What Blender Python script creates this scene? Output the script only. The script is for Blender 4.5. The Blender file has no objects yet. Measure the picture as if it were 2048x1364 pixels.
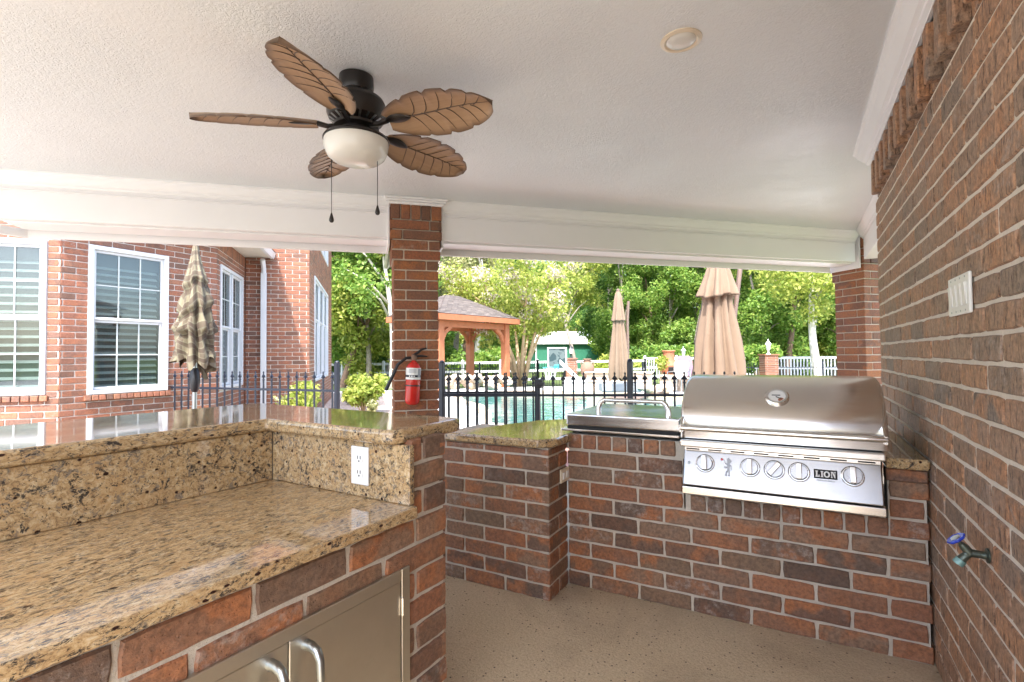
import bpy, bmesh, math, random
import numpy as np
from mathutils import Vector, Matrix
random.seed(11)
RNG = np.random.default_rng(5)
S = bpy.context.scene
COL = S.collection
PI = math.pi
S2 = math.sqrt(.5)

# ------------------------------------------------------------------ camera
EYE = Vector((0, 0, 1.225))
FPX, YAW, PITCH, ROLL = 1017.66, -0.510197, 0.0272307, -0.0095743   # in pixels of a 2048 wide picture
_f = Vector((math.sin(YAW)*math.cos(PITCH), math.cos(YAW)*math.cos(PITCH), math.sin(PITCH)))
_r = Vector((math.cos(YAW), -math.sin(YAW), 0))
_u = _r.cross(_f)
RT = math.cos(ROLL)*_r + math.sin(ROLL)*_u
UP = -math.sin(ROLL)*_r + math.cos(ROLL)*_u
FW = _f
cd = bpy.data.cameras.new('camera')
cam = bpy.data.objects.new('camera', cd)
COL.objects.link(cam)
m = Matrix.Identity(4)
for i in range(3):
    m[i][0], m[i][1], m[i][2], m[i][3] = RT[i], UP[i], -FW[i], EYE[i]
cam.matrix_world = m
cd.sensor_width = 36
cd.lens = FPX/2048*36
cd.clip_start = 0.05
cd.clip_end = 900
S.camera = cam

# ------------------------------------------------------------------ sky, sun, exposure
SUN_EL = math.radians(60)
SUN_H = Vector((0.32, -0.947, 0))
w = bpy.data.worlds.new('World')
S.world = w
w.use_nodes = True
nt = w.node_tree
bg = nt.nodes['Background']
sky = nt.nodes.new('ShaderNodeTexSky')
sky.sky_type = 'NISHITA'
sky.sun_disc = False
sky.sun_elevation = SUN_EL
sky.sun_rotation = math.atan2(SUN_H.x, SUN_H.y)
sky.dust_density = 3.0
sky.air_density = 0.9
sky.ozone_density = 0.6
nt.links.new(sky.outputs[0], bg.inputs[0])
bg.inputs[1].default_value = 0.15
sd = bpy.data.lights.new('sun', 'SUN')
sd.energy = 2.0
sd.angle = math.radians(0.6)
sd.color = (1, .98, .95)
sun = bpy.data.objects.new('sun', sd)
COL.objects.link(sun)
TO_SUN = (SUN_H*math.cos(SUN_EL) + Vector((0, 0, math.sin(SUN_EL)))).normalized()
sun.rotation_euler = TO_SUN.to_track_quat('Z', 'Y').to_euler()
sun.location = (0, -10, 20)
S.view_settings.view_transform = 'Standard'
S.view_settings.look = 'None'
S.view_settings.gamma = 1
S.view_settings.exposure = 2.47
S.cycles.use_denoising = True
S.cycles.max_bounces = 10
S.cycles.diffuse_bounces = 6
S.cycles.glossy_bounces = 5
S.cycles.transparent_max_bounces = 12
S.cycles.caustics_reflective = False
S.cycles.caustics_refractive = False

# ------------------------------------------------------------------ picture -> place helpers
def ray(x, y):
    return (FW*FPX + RT*(x-1024) - UP*(y-682)).normalized()
def at(x, y, depth):
    r = ray(x, y)
    return EYE + r*(depth/r.dot(FW))
def hit(x, y, p, n):
    r = ray(x, y); n = Vector(n)
    return EYE + r*((Vector(p)-EYE).dot(n)/n.dot(r))
def onz(x, y, z):
    return hit(x, y, (0, 0, z), (0, 0, 1))

# ------------------------------------------------------------------ mesh helpers
class MB:
    def __init__(s): s.v = []; s.f = []
    def add(s, vs, fs):
        k = len(s.v); s.v += [tuple(v) for v in vs]; s.f += [tuple(i+k for i in f) for f in fs]; return s
    def box(s, lo, hi, M=None):
        x0, y0, z0 = lo; x1, y1, z1 = hi
        vs = [Vector(p) for p in ((x0,y0,z0),(x1,y0,z0),(x1,y1,z0),(x0,y1,z0),(x0,y0,z1),(x1,y0,z1),(x1,y1,z1),(x0,y1,z1))]
        if M is not None: vs = [M @ v for v in vs]
        return s.add(vs, [(3,2,1,0),(4,5,6,7),(0,1,5,4),(1,2,6,5),(2,3,7,6),(3,0,4,7)])
    def bar(s, a, b, w, h, up=(0,0,1)):
        a = Vector(a); b = Vector(b); d = (b-a); L = d.length; d.normalize()
        r = d.cross(Vector(up));
        if r.length < 1e-5: r = d.cross(Vector((1,0,0)))
        r.normalize(); u = r.cross(d)
        M = Matrix(((d.x,r.x,u.x,a.x),(d.y,r.y,u.y,a.y),(d.z,r.z,u.z,a.z),(0,0,0,1)))
        return s.box((0,-w/2,-h/2),(L,w/2,h/2),M)
    def tube(s, pts, r, n=10, cap=True):
        pts = [Vector(p) for p in pts]; N = len(pts)
        rs = r if isinstance(r,(list,tuple)) else [r]*N
        vs = []; prev = None
        for i,p in enumerate(pts):
            t = (pts[min(i+1,N-1)]-pts[max(i-1,0)]).normalized()
            if prev is None:
                a = t.cross(Vector((0,0,1)))
                if a.length < 1e-3: a = t.cross(Vector((1,0,0)))
            else:
                a = prev - t*prev.dot(t)
            a.normalize(); prev = a; b = t.cross(a)
            for k in range(n):
                c = 2*PI*k/n; vs.append(p + (a*math.cos(c)+b*math.sin(c))*rs[i])
        fs = []
        for i in range(N-1):
            for k in range(n):
                fs.append((i*n+k, i*n+(k+1)%n, (i+1)*n+(k+1)%n, (i+1)*n+k))
        if cap: fs += [tuple(range(n-1,-1,-1)), tuple(range((N-1)*n, N*n))]
        return s.add(vs, fs)
    def lathe(s, prof, n=24, M=None, cap=True, pleat=None):
        vs = []
        for (r,z) in prof:
            for k in range(n):
                a = 2*PI*k/n; rr = r*(pleat(a,z) if pleat else 1)
                p = Vector((rr*math.cos(a), rr*math.sin(a), z)); vs.append(M @ p if M is not None else p)
        fs = []; N = len(prof)
        for i in range(N-1):
            for k in range(n):
                fs.append((i*n+k, i*n+(k+1)%n, (i+1)*n+(k+1)%n, (i+1)*n+k))
        if cap: fs += [tuple(range(n-1,-1,-1)), tuple(range((N-1)*n, N*n))]
        return s.add(vs, fs)
    def prism(s, poly, z0, z1, M=None):
        n = len(poly)
        vs = [Vector((x,y,z0)) for x,y in poly] + [Vector((x,y,z1)) for x,y in poly]
        if M is not None: vs = [M @ v for v in vs]
        fs = [tuple(range(n-1,-1,-1)), tuple(range(n,2*n))]
        for i in range(n): fs.append((i,(i+1)%n,n+(i+1)%n,n+i))
        return s.add(vs, fs)
    def sweep(s, prof, a, b, out, up=(0,0,1)):
        """extrude a (outward, up) profile from a to b"""
        a = Vector(a); b = Vector(b); out = Vector(out); up = Vector(up); n = len(prof)
        vs = [a+out*o+up*h for o,h in prof] + [b+out*o+up*h for o,h in prof]
        fs = [tuple(range(n)), tuple(range(2*n-1,n-1,-1))]
        for i in range(n): fs.append(((i+1)%n,i,n+i,n+(i+1)%n))
        return s.add(vs, fs)
    def mesh(s, name, mat=None, smooth=False, bevel=0, seg=2, fix=True):
        me = bpy.data.meshes.new(name)
        me.from_pydata(s.v, [], s.f)
        if bevel or fix:
            bm = bmesh.new(); bm.from_mesh(me)
            if fix: bmesh.ops.recalc_face_normals(bm, faces=bm.faces)
            if bevel:
                ed = [e for e in bm.edges if len(e.link_faces)==2 and e.calc_face_angle(0) > .5]
                bmesh.ops.bevel(bm, geom=ed, offset=bevel, segments=seg, affect='EDGES', profile=.5, clamp_overlap=True)
            bm.to_mesh(me); bm.free()
        if mat: me.materials.append(mat)
        if smooth: shade(me, smooth)
        return me
    def build(s, name, mat, parent=None, smooth=False, bevel=0, seg=2, fix=True):
        return link(name, s.mesh(name, mat, smooth, bevel, seg, fix), parent)

def shade(me, mode=True):
    me.polygons.foreach_set('use_smooth', [True]*len(me.polygons))
    if mode == 'auto':
        me.set_sharp_from_angle(angle=math.radians(38))
    me.update()
def link(name, me, parent=None):
    o = bpy.data.objects.new(name, me); COL.objects.link(o)
    if parent:
        o.parent = parent
        o.matrix_parent_inverse = wm(parent).inverted()
    return o
def wm(o):
    b = Matrix.Translation(o.location) @ o.rotation_euler.to_matrix().to_4x4() if o.type == 'EMPTY' else o.matrix_basis.copy()
    return wm(o.parent) @ o.matrix_parent_inverse @ b if o.parent else b
def tag(o, label, cat, group=None, kind=None):
    o['label'] = label; o['category'] = cat
    if group: o['group'] = group
    if kind: o['kind'] = kind
    return o
def struct(o):
    o['kind'] = 'structure'; return o
def thing(name, label, cat, loc=(0,0,0), rz=0, group=None):
    o = bpy.data.objects.new(name, None); COL.objects.link(o)
    o.empty_display_size = .1
    o.location = loc; o.rotation_euler = (0,0,rz)
    return tag(o, label, cat, group)
def copy_tree(o, parent=None):
    c = o.copy(); COL.objects.link(c)
    if parent: c.parent = parent
    for ch in list(o.children): copy_tree(ch, c)
    return c
def frame(o, u, v, wv):
    u=Vector(u); v=Vector(v); wv=Vector(wv); o=Vector(o)
    return Matrix(((u.x,v.x,wv.x,o.x),(u.y,v.y,wv.y,o.y),(u.z,v.z,wv.z,o.z),(0,0,0,1)))

# ------------------------------------------------------------------ material helpers
class NM:
    def __init__(s, name):
        s.m = bpy.data.materials.new(name); s.m.use_nodes = True
        s.t = s.m.node_tree; s.b = s.t.nodes['Principled BSDF']; s.out = s.t.nodes['Material Output']
    def n(s, typ, **kw):
        nd = s.t.nodes.new('ShaderNode'+typ)
        for k,v in kw.items():
            if k.startswith('_'): setattr(nd, k[1:], v)
            else: s.put(nd.inputs[k.replace('__',' ')], v)
        return nd
    def put(s, sock, v):
        if isinstance(v, bpy.types.NodeSocket): s.t.links.new(v, sock)
        elif isinstance(v, bpy.types.Node): s.t.links.new(v.outputs[0], sock)
        else:
            if sock.type == 'RGBA' and len(v) == 3: v = (*v, 1)
            sock.default_value = v
    def set(s, **kw):
        for k,v in kw.items(): s.put(s.b.inputs[k.replace('__',' ')], v)
        return s
    def pos(s, scale=(1,1,1), rot=(0,0,0), obj=False):
        src = s.n('TexCoord').outputs['Object'] if obj else s.n('NewGeometry').outputs['Position']
        mp = s.n('Mapping', Vector=src); mp.inputs['Scale'].default_value = scale; mp.inputs['Rotation'].default_value = rot
        return mp.outputs[0]
    def noise(s, scale, detail=4, rough=.55, vec=None, dist=0):
        return s.n('TexNoise', Vector=vec if vec is not None else s.pos(), Scale=scale, Detail=detail, Roughness=rough, Distortion=dist).outputs['Fac']
    def ramp(s, fac, stops, mode='LINEAR'):
        r = s.n('ValToRGB', Fac=fac); r.color_ramp.interpolation = mode
        e = r.color_ramp.elements
        while len(e) < len(stops): e.new(.5)
        for el,(p,c) in zip(e, stops):
            el.position = p; el.color = (*c,1) if len(c)==3 else c
        return r.outputs[0]
    def mix(s, fac, a, b, mode='MIX'):
        x = s.n('Mix', _data_type='RGBA', _blend_type=mode)
        s.put(x.inputs[0], fac); s.put(x.inputs[6], a); s.put(x.inputs[7], b)
        return x.outputs[2]
    def math(s, op, a, b=0.0, c=None):
        x = s.n('Math', _operation=op); s.put(x.inputs[0], a); s.put(x.inputs[1], b)
        if c is not None: s.put(x.inputs[2], c)
        return x.outputs[0]
    def rand(s):
        a = s.n('ObjectInfo').outputs['Random']; b = s.n('NewGeometry').outputs['Random Per Island']
        return s.math('FRACT', s.math('ADD', a, b))
    def bump(s, h, strength=.3, dist=.01):
        b = s.n('Bump', Height=h, Strength=strength, Distance=dist)
        s.put(s.b.inputs['Normal'], b.outputs[0]); return s

MT = {}
def plain(name, col, rough=.5, metal=0, var=.06, vscale=8, bump=0, bscale=60, spec=.5, coat=0):
    k = NM(name); n = k.noise(vscale, 4)
    c = k.mix(k.math('MULTIPLY', n, 1.0), tuple(x*(1-var*2) for x in col), tuple(min(1,x*(1+var*2)) for x in col))
    k.set(Base__Color=c, Metallic=metal, Specular__IOR__Level=spec, Coat__Weight=coat)
    k.set(Roughness=k.math('ADD', k.math('MULTIPLY', k.noise(vscale*3), .12), rough-.06))
    if bump: k.bump(k.noise(bscale, 5), bump, .005)
    MT[name] = k.m
    return k.m

def brick_mat(name, stops, flash, pale=.9, wire=False, haze=.0):
    k = NM(name); r = k.rand()
    r2 = k.math('FRACT', k.math('MULTIPLY', r, 7.31)); r3 = k.math('FRACT', k.math('MULTIPLY', r, 23.7))
    base = k.ramp(r, stops)
    off = k.n('Combine'+'XYZ', X=k.math('MULTIPLY', r, 37.0), Y=k.math('MULTIPLY', r2, 19.0), Z=0.0)
    pv = k.n('VectorMath', _operation='ADD'); k.put(pv.inputs[0], k.pos()); k.put(pv.inputs[1], off)
    pv = pv.outputs[0]
    n1 = k.noise(9, 3, .5, pv)
    f1 = k.math('MULTIPLY', k.ramp(n1, [(.47,(0,0,0)),(.6,(1,1,1))]), k.ramp(r2, [(.15,(.1,.1,.1)),(.7,(.9,.9,.9))]))
    c = k.mix(f1, base, flash)
    # light kiln / mortar haze patches on some bricks
    n2 = k.noise(26, 6, .7, pv)
    f2 = k.math('MULTIPLY', k.ramp(n2, [(.5,(0,0,0)),(.68,(1,1,1))]), k.ramp(r3, [(pale,(haze,haze,haze)),(min(.999,pale+.06),(.75,.75,.75))]))
    c = k.mix(f2, c, (.46,.39,.34))
    # speckles
    sp = k.n('TexVoronoi', Vector=pv, Scale=150.0).outputs['Distance']
    f3 = k.math('MULTIPLY', k.ramp(sp, [(.10,(1,1,1)),(.2,(0,0,0))]), k.ramp(r2, [(.55,(.1,.1,.1)),(.75,(.6,.6,.6))]))
    c = k.mix(f3, c, (.40,.27,.18))
    g = k.noise(70, 6, .7, pv)
    c = k.mix(k.ramp(g, [(.35,(.55,.55,.55)),(.62,(0,0,0))]), c, (.035,.022,.018), 'MIX')
    k.set(Base__Color=c, Roughness=k.math('ADD', k.math('MULTIPLY', g, .3), .42), Specular__IOR__Level=.35)
    if wire:
        wv = k.noise(75, 4, .75, k.pos((1.4,1.4,.28)))
        hgt = k.math('ADD', k.math('MULTIPLY', k.ramp(wv,[(.33,(0,0,0)),(.5,(1,1,1))]), 1.0), k.math('MULTIPLY', g, .7))
        c2 = k.mix(k.ramp(wv,[(.36,(.85,.85,.85)),(.45,(0,0,0))]), c, (.07,.04,.028))
        k.set(Base__Color=c2)
        k.bump(hgt, .8, .005)
    else:
        pit = k.n('TexVoronoi', Vector=pv, Scale=85.0).outputs['Distance']
        k.bump(k.math('ADD', k.math('ADD', g, k.math('MULTIPLY', n2, .9)), k.ramp(pit,[(.1,(0,0,0)),(.22,(.5,.5,.5))])), .75, .005)
    return k.m
DARK=(.14,.092,.066); MAR=(.235,.122,.078); RED=(.35,.148,.078); BRN=(.25,.162,.102)
MT['brick_island'] = brick_mat('brick_island', [(0,DARK),(.14,MAR),(.28,BRN),(.42,RED),(.55,(.215,.138,.094)),(.68,(.41,.175,.086)),(.8,(.165,.110,.080)),(.9,(.35,.20,.122)),(1,(.27,.175,.115))], (.47,.18,.072), .72, False, .10)
MT['brick_wall'] = brick_mat('brick_wall', [(0,(.35,.26,.195)),(.18,(.50,.29,.18)),(.36,(.40,.285,.205)),(.52,(.56,.32,.19)),(.68,(.33,.255,.20)),(.84,(.60,.325,.18)),(1,(.46,.32,.23))], (.60,.31,.165), .84, True, .18)
MT['brick_column'] = brick_mat('brick_column', [(0,(.16,.08,.048)),(.3,(.29,.11,.052)),(.55,(.36,.145,.065)),(.75,(.18,.095,.06)),(1,(.33,.115,.055))], (.40,.145,.05), .95)
MT['brick_house'] = brick_mat('brick_house', [(0,(.18,.098,.066)),(.25,(.31,.125,.074)),(.5,(.37,.145,.082)),(.7,(.22,.118,.084)),(.85,(.42,.185,.10)),(1,(.28,.13,.086))], (.40,.15,.075), .93, False, .08)

def mortar_mat(name, col):
    k = NM(name); n = k.noise(60, 6, .7); n2 = k.noise(7, 3)
    c = k.mix(n, tuple(x*.78 for x in col), tuple(x*1.12 for x in col))
    c = k.mix(k.ramp(n2,[(.4,(.0,.0,.0)),(.75,(.35,.35,.35))]), c, tuple(x*.62 for x in col))
    k.set(Base__Color=c, Roughness=.9, Specular__IOR__Level=.2).bump(k.math('ADD', k.noise(160,6,.7), k.math('MULTIPLY', k.noise(35,4), 1.5)), .9, .006)
    return k.m
MT['mortar'] = mortar_mat('mortar', (.62,.56,.47))
MT['mortar_pale'] = mortar_mat('mortar_pale', (.86,.78,.67))
MT['mortar_house'] = mortar_mat('mortar_house', (.68,.63,.57))

def granite(name, rot, stretch, k2=1.0):
    k = NM(name)
    v = k.pos((1.0,stretch,1.0), rot)
    a = k.noise(48*k2, 9, .78, v, .9); b = k.noise(12*k2, 5, .6, v, .8); c3 = k.noise(95*k2, 5, .7, v, .4)
    col = k.ramp(a, [(.32,(.105,.075,.05)),(.41,(.29,.19,.095)),(.48,(.44,.30,.15)),(.55,(.52,.38,.205)),(.64,(.60,.50,.34)),(.78,(.38,.23,.105))])
    col = k.mix(k.ramp(b,[(.52,(0,0,0)),(.66,(.45,.45,.45))]), col, (.45,.26,.105))
    # grey feldspar, then black mica clusters
    g2 = k.math('MULTIPLY', k.ramp(k.noise(36*k2,7,.75,v,1.0),[(.54,(0,0,0)),(.60,(1,1,1))]), .8)
    col = k.mix(g2, col, (.17,.15,.125))
    d1 = k.math('MULTIPLY', k.ramp(k.noise(26*k2,8,.78,v,1.4),[(.52,(0,0,0)),(.57,(1,1,1))]), k.ramp(c3,[(.44,(0,0,0)),(.5,(1,1,1))]))
    col = k.mix(k.math('MULTIPLY', d1, .95), col, (.028,.027,.028))
    d2 = k.ramp(k.noise(120*k2,4,.7,v,.3),[(.60,(0,0,0)),(.66,(.9,.9,.9))])
    col = k.mix(d2, col, (.05,.035,.025))
    vo = k.n('TexVoronoi', Vector=v, Scale=30.0*k2)
    wn = k.n('TexWhiteNoise', Vector=vo.outputs['Position']).outputs[0]
    col = k.mix(k.math('MULTIPLY', k.ramp(vo.outputs['Distance'],[(.16,(1,1,1)),(.22,(0,0,0))]), k.ramp(wn,[(.6,(0,0,0)),(.65,(1,1,1))])), col, (.03,.012,.010))
    k.set(Base__Color=col, Roughness=k.math('ADD', k.math('MULTIPLY', c3, .05), .035), Specular__IOR__Level=.5, Coat__Weight=.3, Coat__Roughness=.03)
    return k.m
BAR_B = 0.0416196
MT['granite_top'] = granite('granite_top', (0,0,BAR_B+.0), .5, 1.75)
MT['granite_splash'] = granite('granite_splash', (0,.5,.3), .85, 1.2)
MT['granite_grey'] = granite('granite_grey', (0,0,.9), .6, 1.2)

# stainless, brushed along x
k = NM('stainless'); n = k.noise(190, 5, .7, k.pos((.012,1,1))); sm = k.noise(7, 6, .7, None, .8)
k.set(Base__Color=k.mix(k.noise(5,4), (.70,.68,.65), (.80,.78,.75)), Metallic=1.0, Roughness=k.math('ADD', k.math('ADD', k.math('MULTIPLY', n, .2), .10), k.math('MULTIPLY', k.ramp(sm,[(.40,(0,0,0)),(.75,(1,1,1))]), .05)), Anisotropic=.5)
k.bump(n, .12, .001); MT['steel'] = k.m
MT['steel_panel_dimmed'] = k.m.copy(); MT['steel_panel_dimmed'].name = 'steel_panel_dimmed'  # same steel, its colour darkened to hold down the reflected sky glare
for nd_ in MT['steel_panel_dimmed'].node_tree.nodes:
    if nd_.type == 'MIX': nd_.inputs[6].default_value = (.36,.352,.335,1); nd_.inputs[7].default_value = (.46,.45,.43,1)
k = NM('steel_door'); n = k.noise(300, 4, .6, k.pos((1,1,.03)))
k.set(Base__Color=k.mix(k.noise(9,6,.7), (.58,.54,.46), (.70,.66,.58)), Metallic=1.0, Roughness=k.math('ADD', k.math('MULTIPLY', k.noise(14,5), .2), .26))
k.bump(n, .04, .001); MT['steel_door'] = k.m
plain('knob_steel', (.42,.41,.40), .28, 1.0, .05)
plain('emblem', (.34,.34,.35), .5, .6, .05)
plain('chrome', (.78,.78,.76), .12, 1.0, .03)
plain('dull_metal', (.42,.46,.47), .3, 1.0, .06)
plain('black_metal', (.012,.012,.014), .4, 0, .1, 20, .05, 90)
plain('fence_paint', (.012,.016,.028), .35, 0, .1, 20, .05, 90)
plain('bronze', (.018,.014,.012), .33, .3, .1, 20)
plain('black_gap', (.006,.006,.006), .7)
plain('white_paint', (.80,.79,.795), .45, 0, .02, 3, .05, 40)
plain('white_vinyl', (.66,.67,.68), .35, 0, .02)
plain('white_plastic', (.80,.80,.77), .3, 0, .02)
plain('ivory_plastic', (.72,.62,.48), .35, 0, .03)
plain('red_paint', (.55,.018,.012), .22, 0, .04, 5, 0, 1, .5, .4)
plain('blue_paint', (.02,.05,.45), .25, 0, .08, 30)
plain('brass_old', (.10,.12,.10), .42, .8, .25, 60, .1, 120)
plain('verdigris', (.22,.38,.36), .55, .5, .2, 70, .1, 120)
plain('glass_white', (.70,.69,.65), .22, 0, .01, 3, 0, 1, .5)
plain('cedar', (.40,.14,.06), .6, 0, .14, 6, .15, 80)
plain('tan_canvas', (.205,.142,.095), .85, 0, .08, 5, .2, 300)
plain('pole_bronze', (.22,.15,.12), .45, .3, .08)
plain('green_metal', (.045,.20,.125), .5, 0, .05)
plain('white_roof', (.85,.86,.88), .4, 0, .03)
plain('terracotta', (.34,.12,.055), .7, 0, .15, 12, .2, 60)
plain('clay_pot', (.22,.13,.088), .75, 0, .15, 9, .2, 60)
plain('sling_purple', (.22,.15,.20), .7, 0, .05)
plain('pale_cushion', (.48,.42,.38), .8, 0, .04)
plain('net_white', (.75,.78,.76), .8)
plain('hoop_blue', (.05,.35,.38), .5)
plain('lamp_glass', (.75,.78,.78), .1)
plain('soffit', (.70,.66,.58), .6, 0, .03)
plain('shutter', (.52,.56,.54), .5, 0, .03)
plain('dark_room', (.17,.19,.185), .9)
plain('bark_grey', (.30,.26,.22), .9, 0, .3, 10, .6, 30)
plain('bark_pale', (.62,.57,.50), .85, 0, .3, 5, .5, 25)
plain('bark_brown', (.20,.13,.09), .9, 0, .3, 10, .6, 30)
plain('bark_myrtle', (.52,.36,.22), .8, 0, .25, 8, .4, 25)
plain('coping', (.55,.45,.33), .8, 0, .12, 6, .3, 60)
plain('grey_box', (.32,.34,.37), .5)

k = NM('ceiling_paint'); n1 = k.noise(55, 4, .6, None, 1.2)
k.set(Base__Color=k.mix(k.noise(1.2,4), (.70,.722,.738), (.77,.792,.808)), Roughness=.32, Specular__IOR__Level=.5)
pz = k.ramp(k.noise(1.6,4,.6),[(.35,(.25,.25,.25)),(.65,(1,1,1))]); k.bump(k.math('ADD', k.math('MULTIPLY', k.ramp(n1,[(.40,(0,0,0)),(.60,(1,1,1))]), pz), k.math('MULTIPLY', k.noise(7,3), .8)), .5, .006); MT['ceiling'] = k.m

k = NM('aggregate_floor'); n1 = k.noise(2.2, 5); n2 = k.noise(90, 6, .7); vo = k.n('TexVoronoi', Vector=k.pos(), Scale=52.0); vo2 = k.n('TexVoronoi', Vector=k.pos(), Scale=120.0)
rr = k.n('TexWhiteNoise', Vector=vo.outputs['Position']).outputs[0]
c = k.mix(n1, (.54,.445,.295), (.65,.54,.375)); c = k.mix(k.ramp(n2,[(.35,(.5,.5,.5)),(.6,(0,0,0))]), c, (.30,.22,.15))
c = k.mix(k.math('MULTIPLY', k.ramp(vo.outputs['Distance'],[(.16,(1,1,1)),(.24,(0,0,0))]), k.ramp(rr,[(.72,(0,0,0)),(.78,(1,1,1))])), c, (.05,.035,.03))
c = k.mix(k.ramp(vo2.outputs['Distance'],[(.12,(.7,.7,.7)),(.25,(0,0,0))]), c, (.20,.14,.10))
n5 = k.noise(1.1, 7, .65, None, .6); c = k.mix(k.ramp(n5,[(.48,(0,0,0)),(.62,(.45,.45,.45))]), c, (.26,.19,.125))
c = k.mix(k.ramp(k.noise(6,6,.7,None,1.5),[(.56,(0,0,0)),(.7,(.4,.4,.4))]), c, (.62,.52,.38))
k.set(Base__Color=c, Roughness=.5, Specular__IOR__Level=.4).bump(k.math('ADD', n2, vo2.outputs['Distance']), .35, .004); MT['aggregate'] = k.m

k = NM('pool_deck_concrete'); n1 = k.noise(1.4, 6); n2 = k.noise(60, 6, .7)
k.set(Base__Color=k.mix(n1, (.54,.54,.53), (.66,.66,.65)), Roughness=.8).bump(n2, .3, .004); MT['deck'] = k.m
k = NM('bounce_patio_concrete'); k.set(Base__Color=k.mix(k.noise(1.1,6), (.34,.335,.325), (.44,.435,.42)), Roughness=.85).bump(k.noise(50,6,.7), .3, .004); MT['patio'] = k.m
k = NM('pavers'); bt = k.n('TexBrick', Vector=k.pos((1,1,1),(0,0,.4)), Scale=5.0, Mortar__Size=.015)
bt.inputs['Color1'].default_value = (.36,.16,.12,1); bt.inputs['Color2'].default_value = (.44,.22,.17,1); bt.inputs['Mortar'].default_value = (.3,.24,.2,1)
k.set(Base__Color=bt.outputs['Color'], Roughness=.8).bump(bt.outputs['Fac'], -.4, .005); MT['pavers'] = k.m
k = NM('lawn'); n1 = k.noise(.35, 5); n2 = k.noise(9, 6, .8)
c = k.mix(n1, (.085,.125,.040), (.16,.20,.075)); c = k.mix(k.ramp(n2,[(.4,(.6,.6,.6)),(.6,(0,0,0))]), c, (.05,.075,.025))
k.set(Base__Color=c, Roughness=.9, Specular__IOR__Level=.1).bump(k.noise(30,6,.8), .9, .05); MT['lawn'] = k.m
k = NM('mulch'); vo = k.n('TexVoronoi', Vector=k.pos(), Scale=22.0); rr = k.n('TexWhiteNoise', Vector=vo.outputs['Position']).outputs[0]
k.set(Base__Color=k.ramp(rr,[(0,(.40,.30,.24)),(.4,(.55,.44,.36)),(.75,(.62,.54,.47)),(1,(.30,.2,.15))]), Roughness=.9).bump(vo.outputs['Distance'], .8, .03); MT['mulch'] = k.m
k = NM('pool_water'); n1 = k.noise(3.2, 3, .5, k.pos((1,1,1)), .6); n2 = k.noise(.5,3)
k.set(Base__Color=k.mix(n2,(.022,.12,.125),(.05,.19,.19)), Roughness=.03, Specular__IOR__Level=.5, IOR=1.33).bump(n1, .35, .05); MT['water'] = k.m
k = NM('shingles'); bt = k.n('TexBrick', Vector=k.pos((1,1,1),(0,0,0),True), Scale=6.0, Mortar__Size=.01); bt.inputs['Color1'].default_value=(.36,.31,.28,1); bt.inputs['Color2'].default_value=(.22,.19,.18,1); bt.inputs['Mortar'].default_value=(.1,.09,.085,1)
r = k.rand(); k.set(Base__Color=k.mix(k.noise(25,5,.7), k.ramp(r,[(0,(.10,.085,.078)),(.5,(.175,.145,.13)),(1,(.25,.21,.185))]), (.13,.11,.10)), Roughness=.9).bump(k.noise(120,4), .4, .004); MT['shingles'] = k.m
k = NM('stone'); r = k.rand(); n1 = k.noise(6,6,.7)
k.set(Base__Color=k.mix(n1, k.ramp(r,[(0,(.40,.29,.20)),(.5,(.50,.37,.26)),(1,(.34,.26,.2))]), (.62,.52,.42)), Roughness=.85).bump(k.noise(18,6,.7), .7, .03); MT['stone'] = k.m
# fan leaf wood
k = NM('leaf_wood'); v = k.pos((1,12,1),(0,0,0),True); n1 = k.noise(6,5,.6,v)
edge = k.n('Attribute', _attribute_name='edge').outputs['Fac']
c = k.mix(n1, (.27,.16,.088), (.44,.29,.175)); c = k.mix(k.math('MULTIPLY', edge, .8), c, (.06,.03,.016))
k.set(Base__Color=c, Roughness=.42).bump(n1, .1, .002); MT['leaf_wood'] = k.m
plain('vein_dark', (.085,.055,.038), .5)
# plaid canvas
k = NM('plaid'); tc = k.n('TexCoord').outputs['UV']; sx = k.n('SeparateXYZ', Vector=tc)
def stripe(src, f, w):
    return k.ramp(k.math('FRACT', k.math('MULTIPLY', src, f)), [(w,(0,0,0)),(w+.02,(1,1,1)),(.97,(1,1,1)),(1,(0,0,0))])
a = stripe(sx.outputs[0], 8.0, .5); b = stripe(sx.outputs[1], 11.0, .5); c3 = stripe(sx.outputs[1], 22.0, .8)
c = k.mix(k.math('MULTIPLY', a, .7), (.20,.175,.115), (.075,.05,.036)); c = k.mix(k.math('MULTIPLY', b, .7), c, (.075,.05,.036)); c = k.mix(k.math('MULTIPLY', c3, .4), c, (.23,.24,.17))
k.set(Base__Color=c, Roughness=.85).bump(k.noise(300,3), .2, .002); MT['plaid'] = k.m
# glass
k = NM('window_glass'); tr = k.n('BsdfTransparent'); tr.inputs[0].default_value = (.80,.85,.84,1); gl = k.n('BsdfGlossy', Roughness=.02); fr = k.n('Fresnel', IOR=1.6)
mx = k.n('MixShader'); k.put(mx.inputs[0], k.math('ADD', k.math('MULTIPLY', fr.outputs[0], .55), .05)); k.put(mx.inputs[1], tr.outputs[0]); k.put(mx.inputs[2], gl.outputs[0])
k.put(k.out.inputs['Surface'], mx.outputs[0]); MT['glass'] = k.m
k = NM('board_glass'); k.set(Base__Color=k.mix(k.ramp(k.noise(6,2),[(.48,(0,0,0)),(.52,(1,1,1))]), (.11,.14,.14), (.04,.065,.07)), Roughness=.1); MT['board'] = k.m

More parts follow.
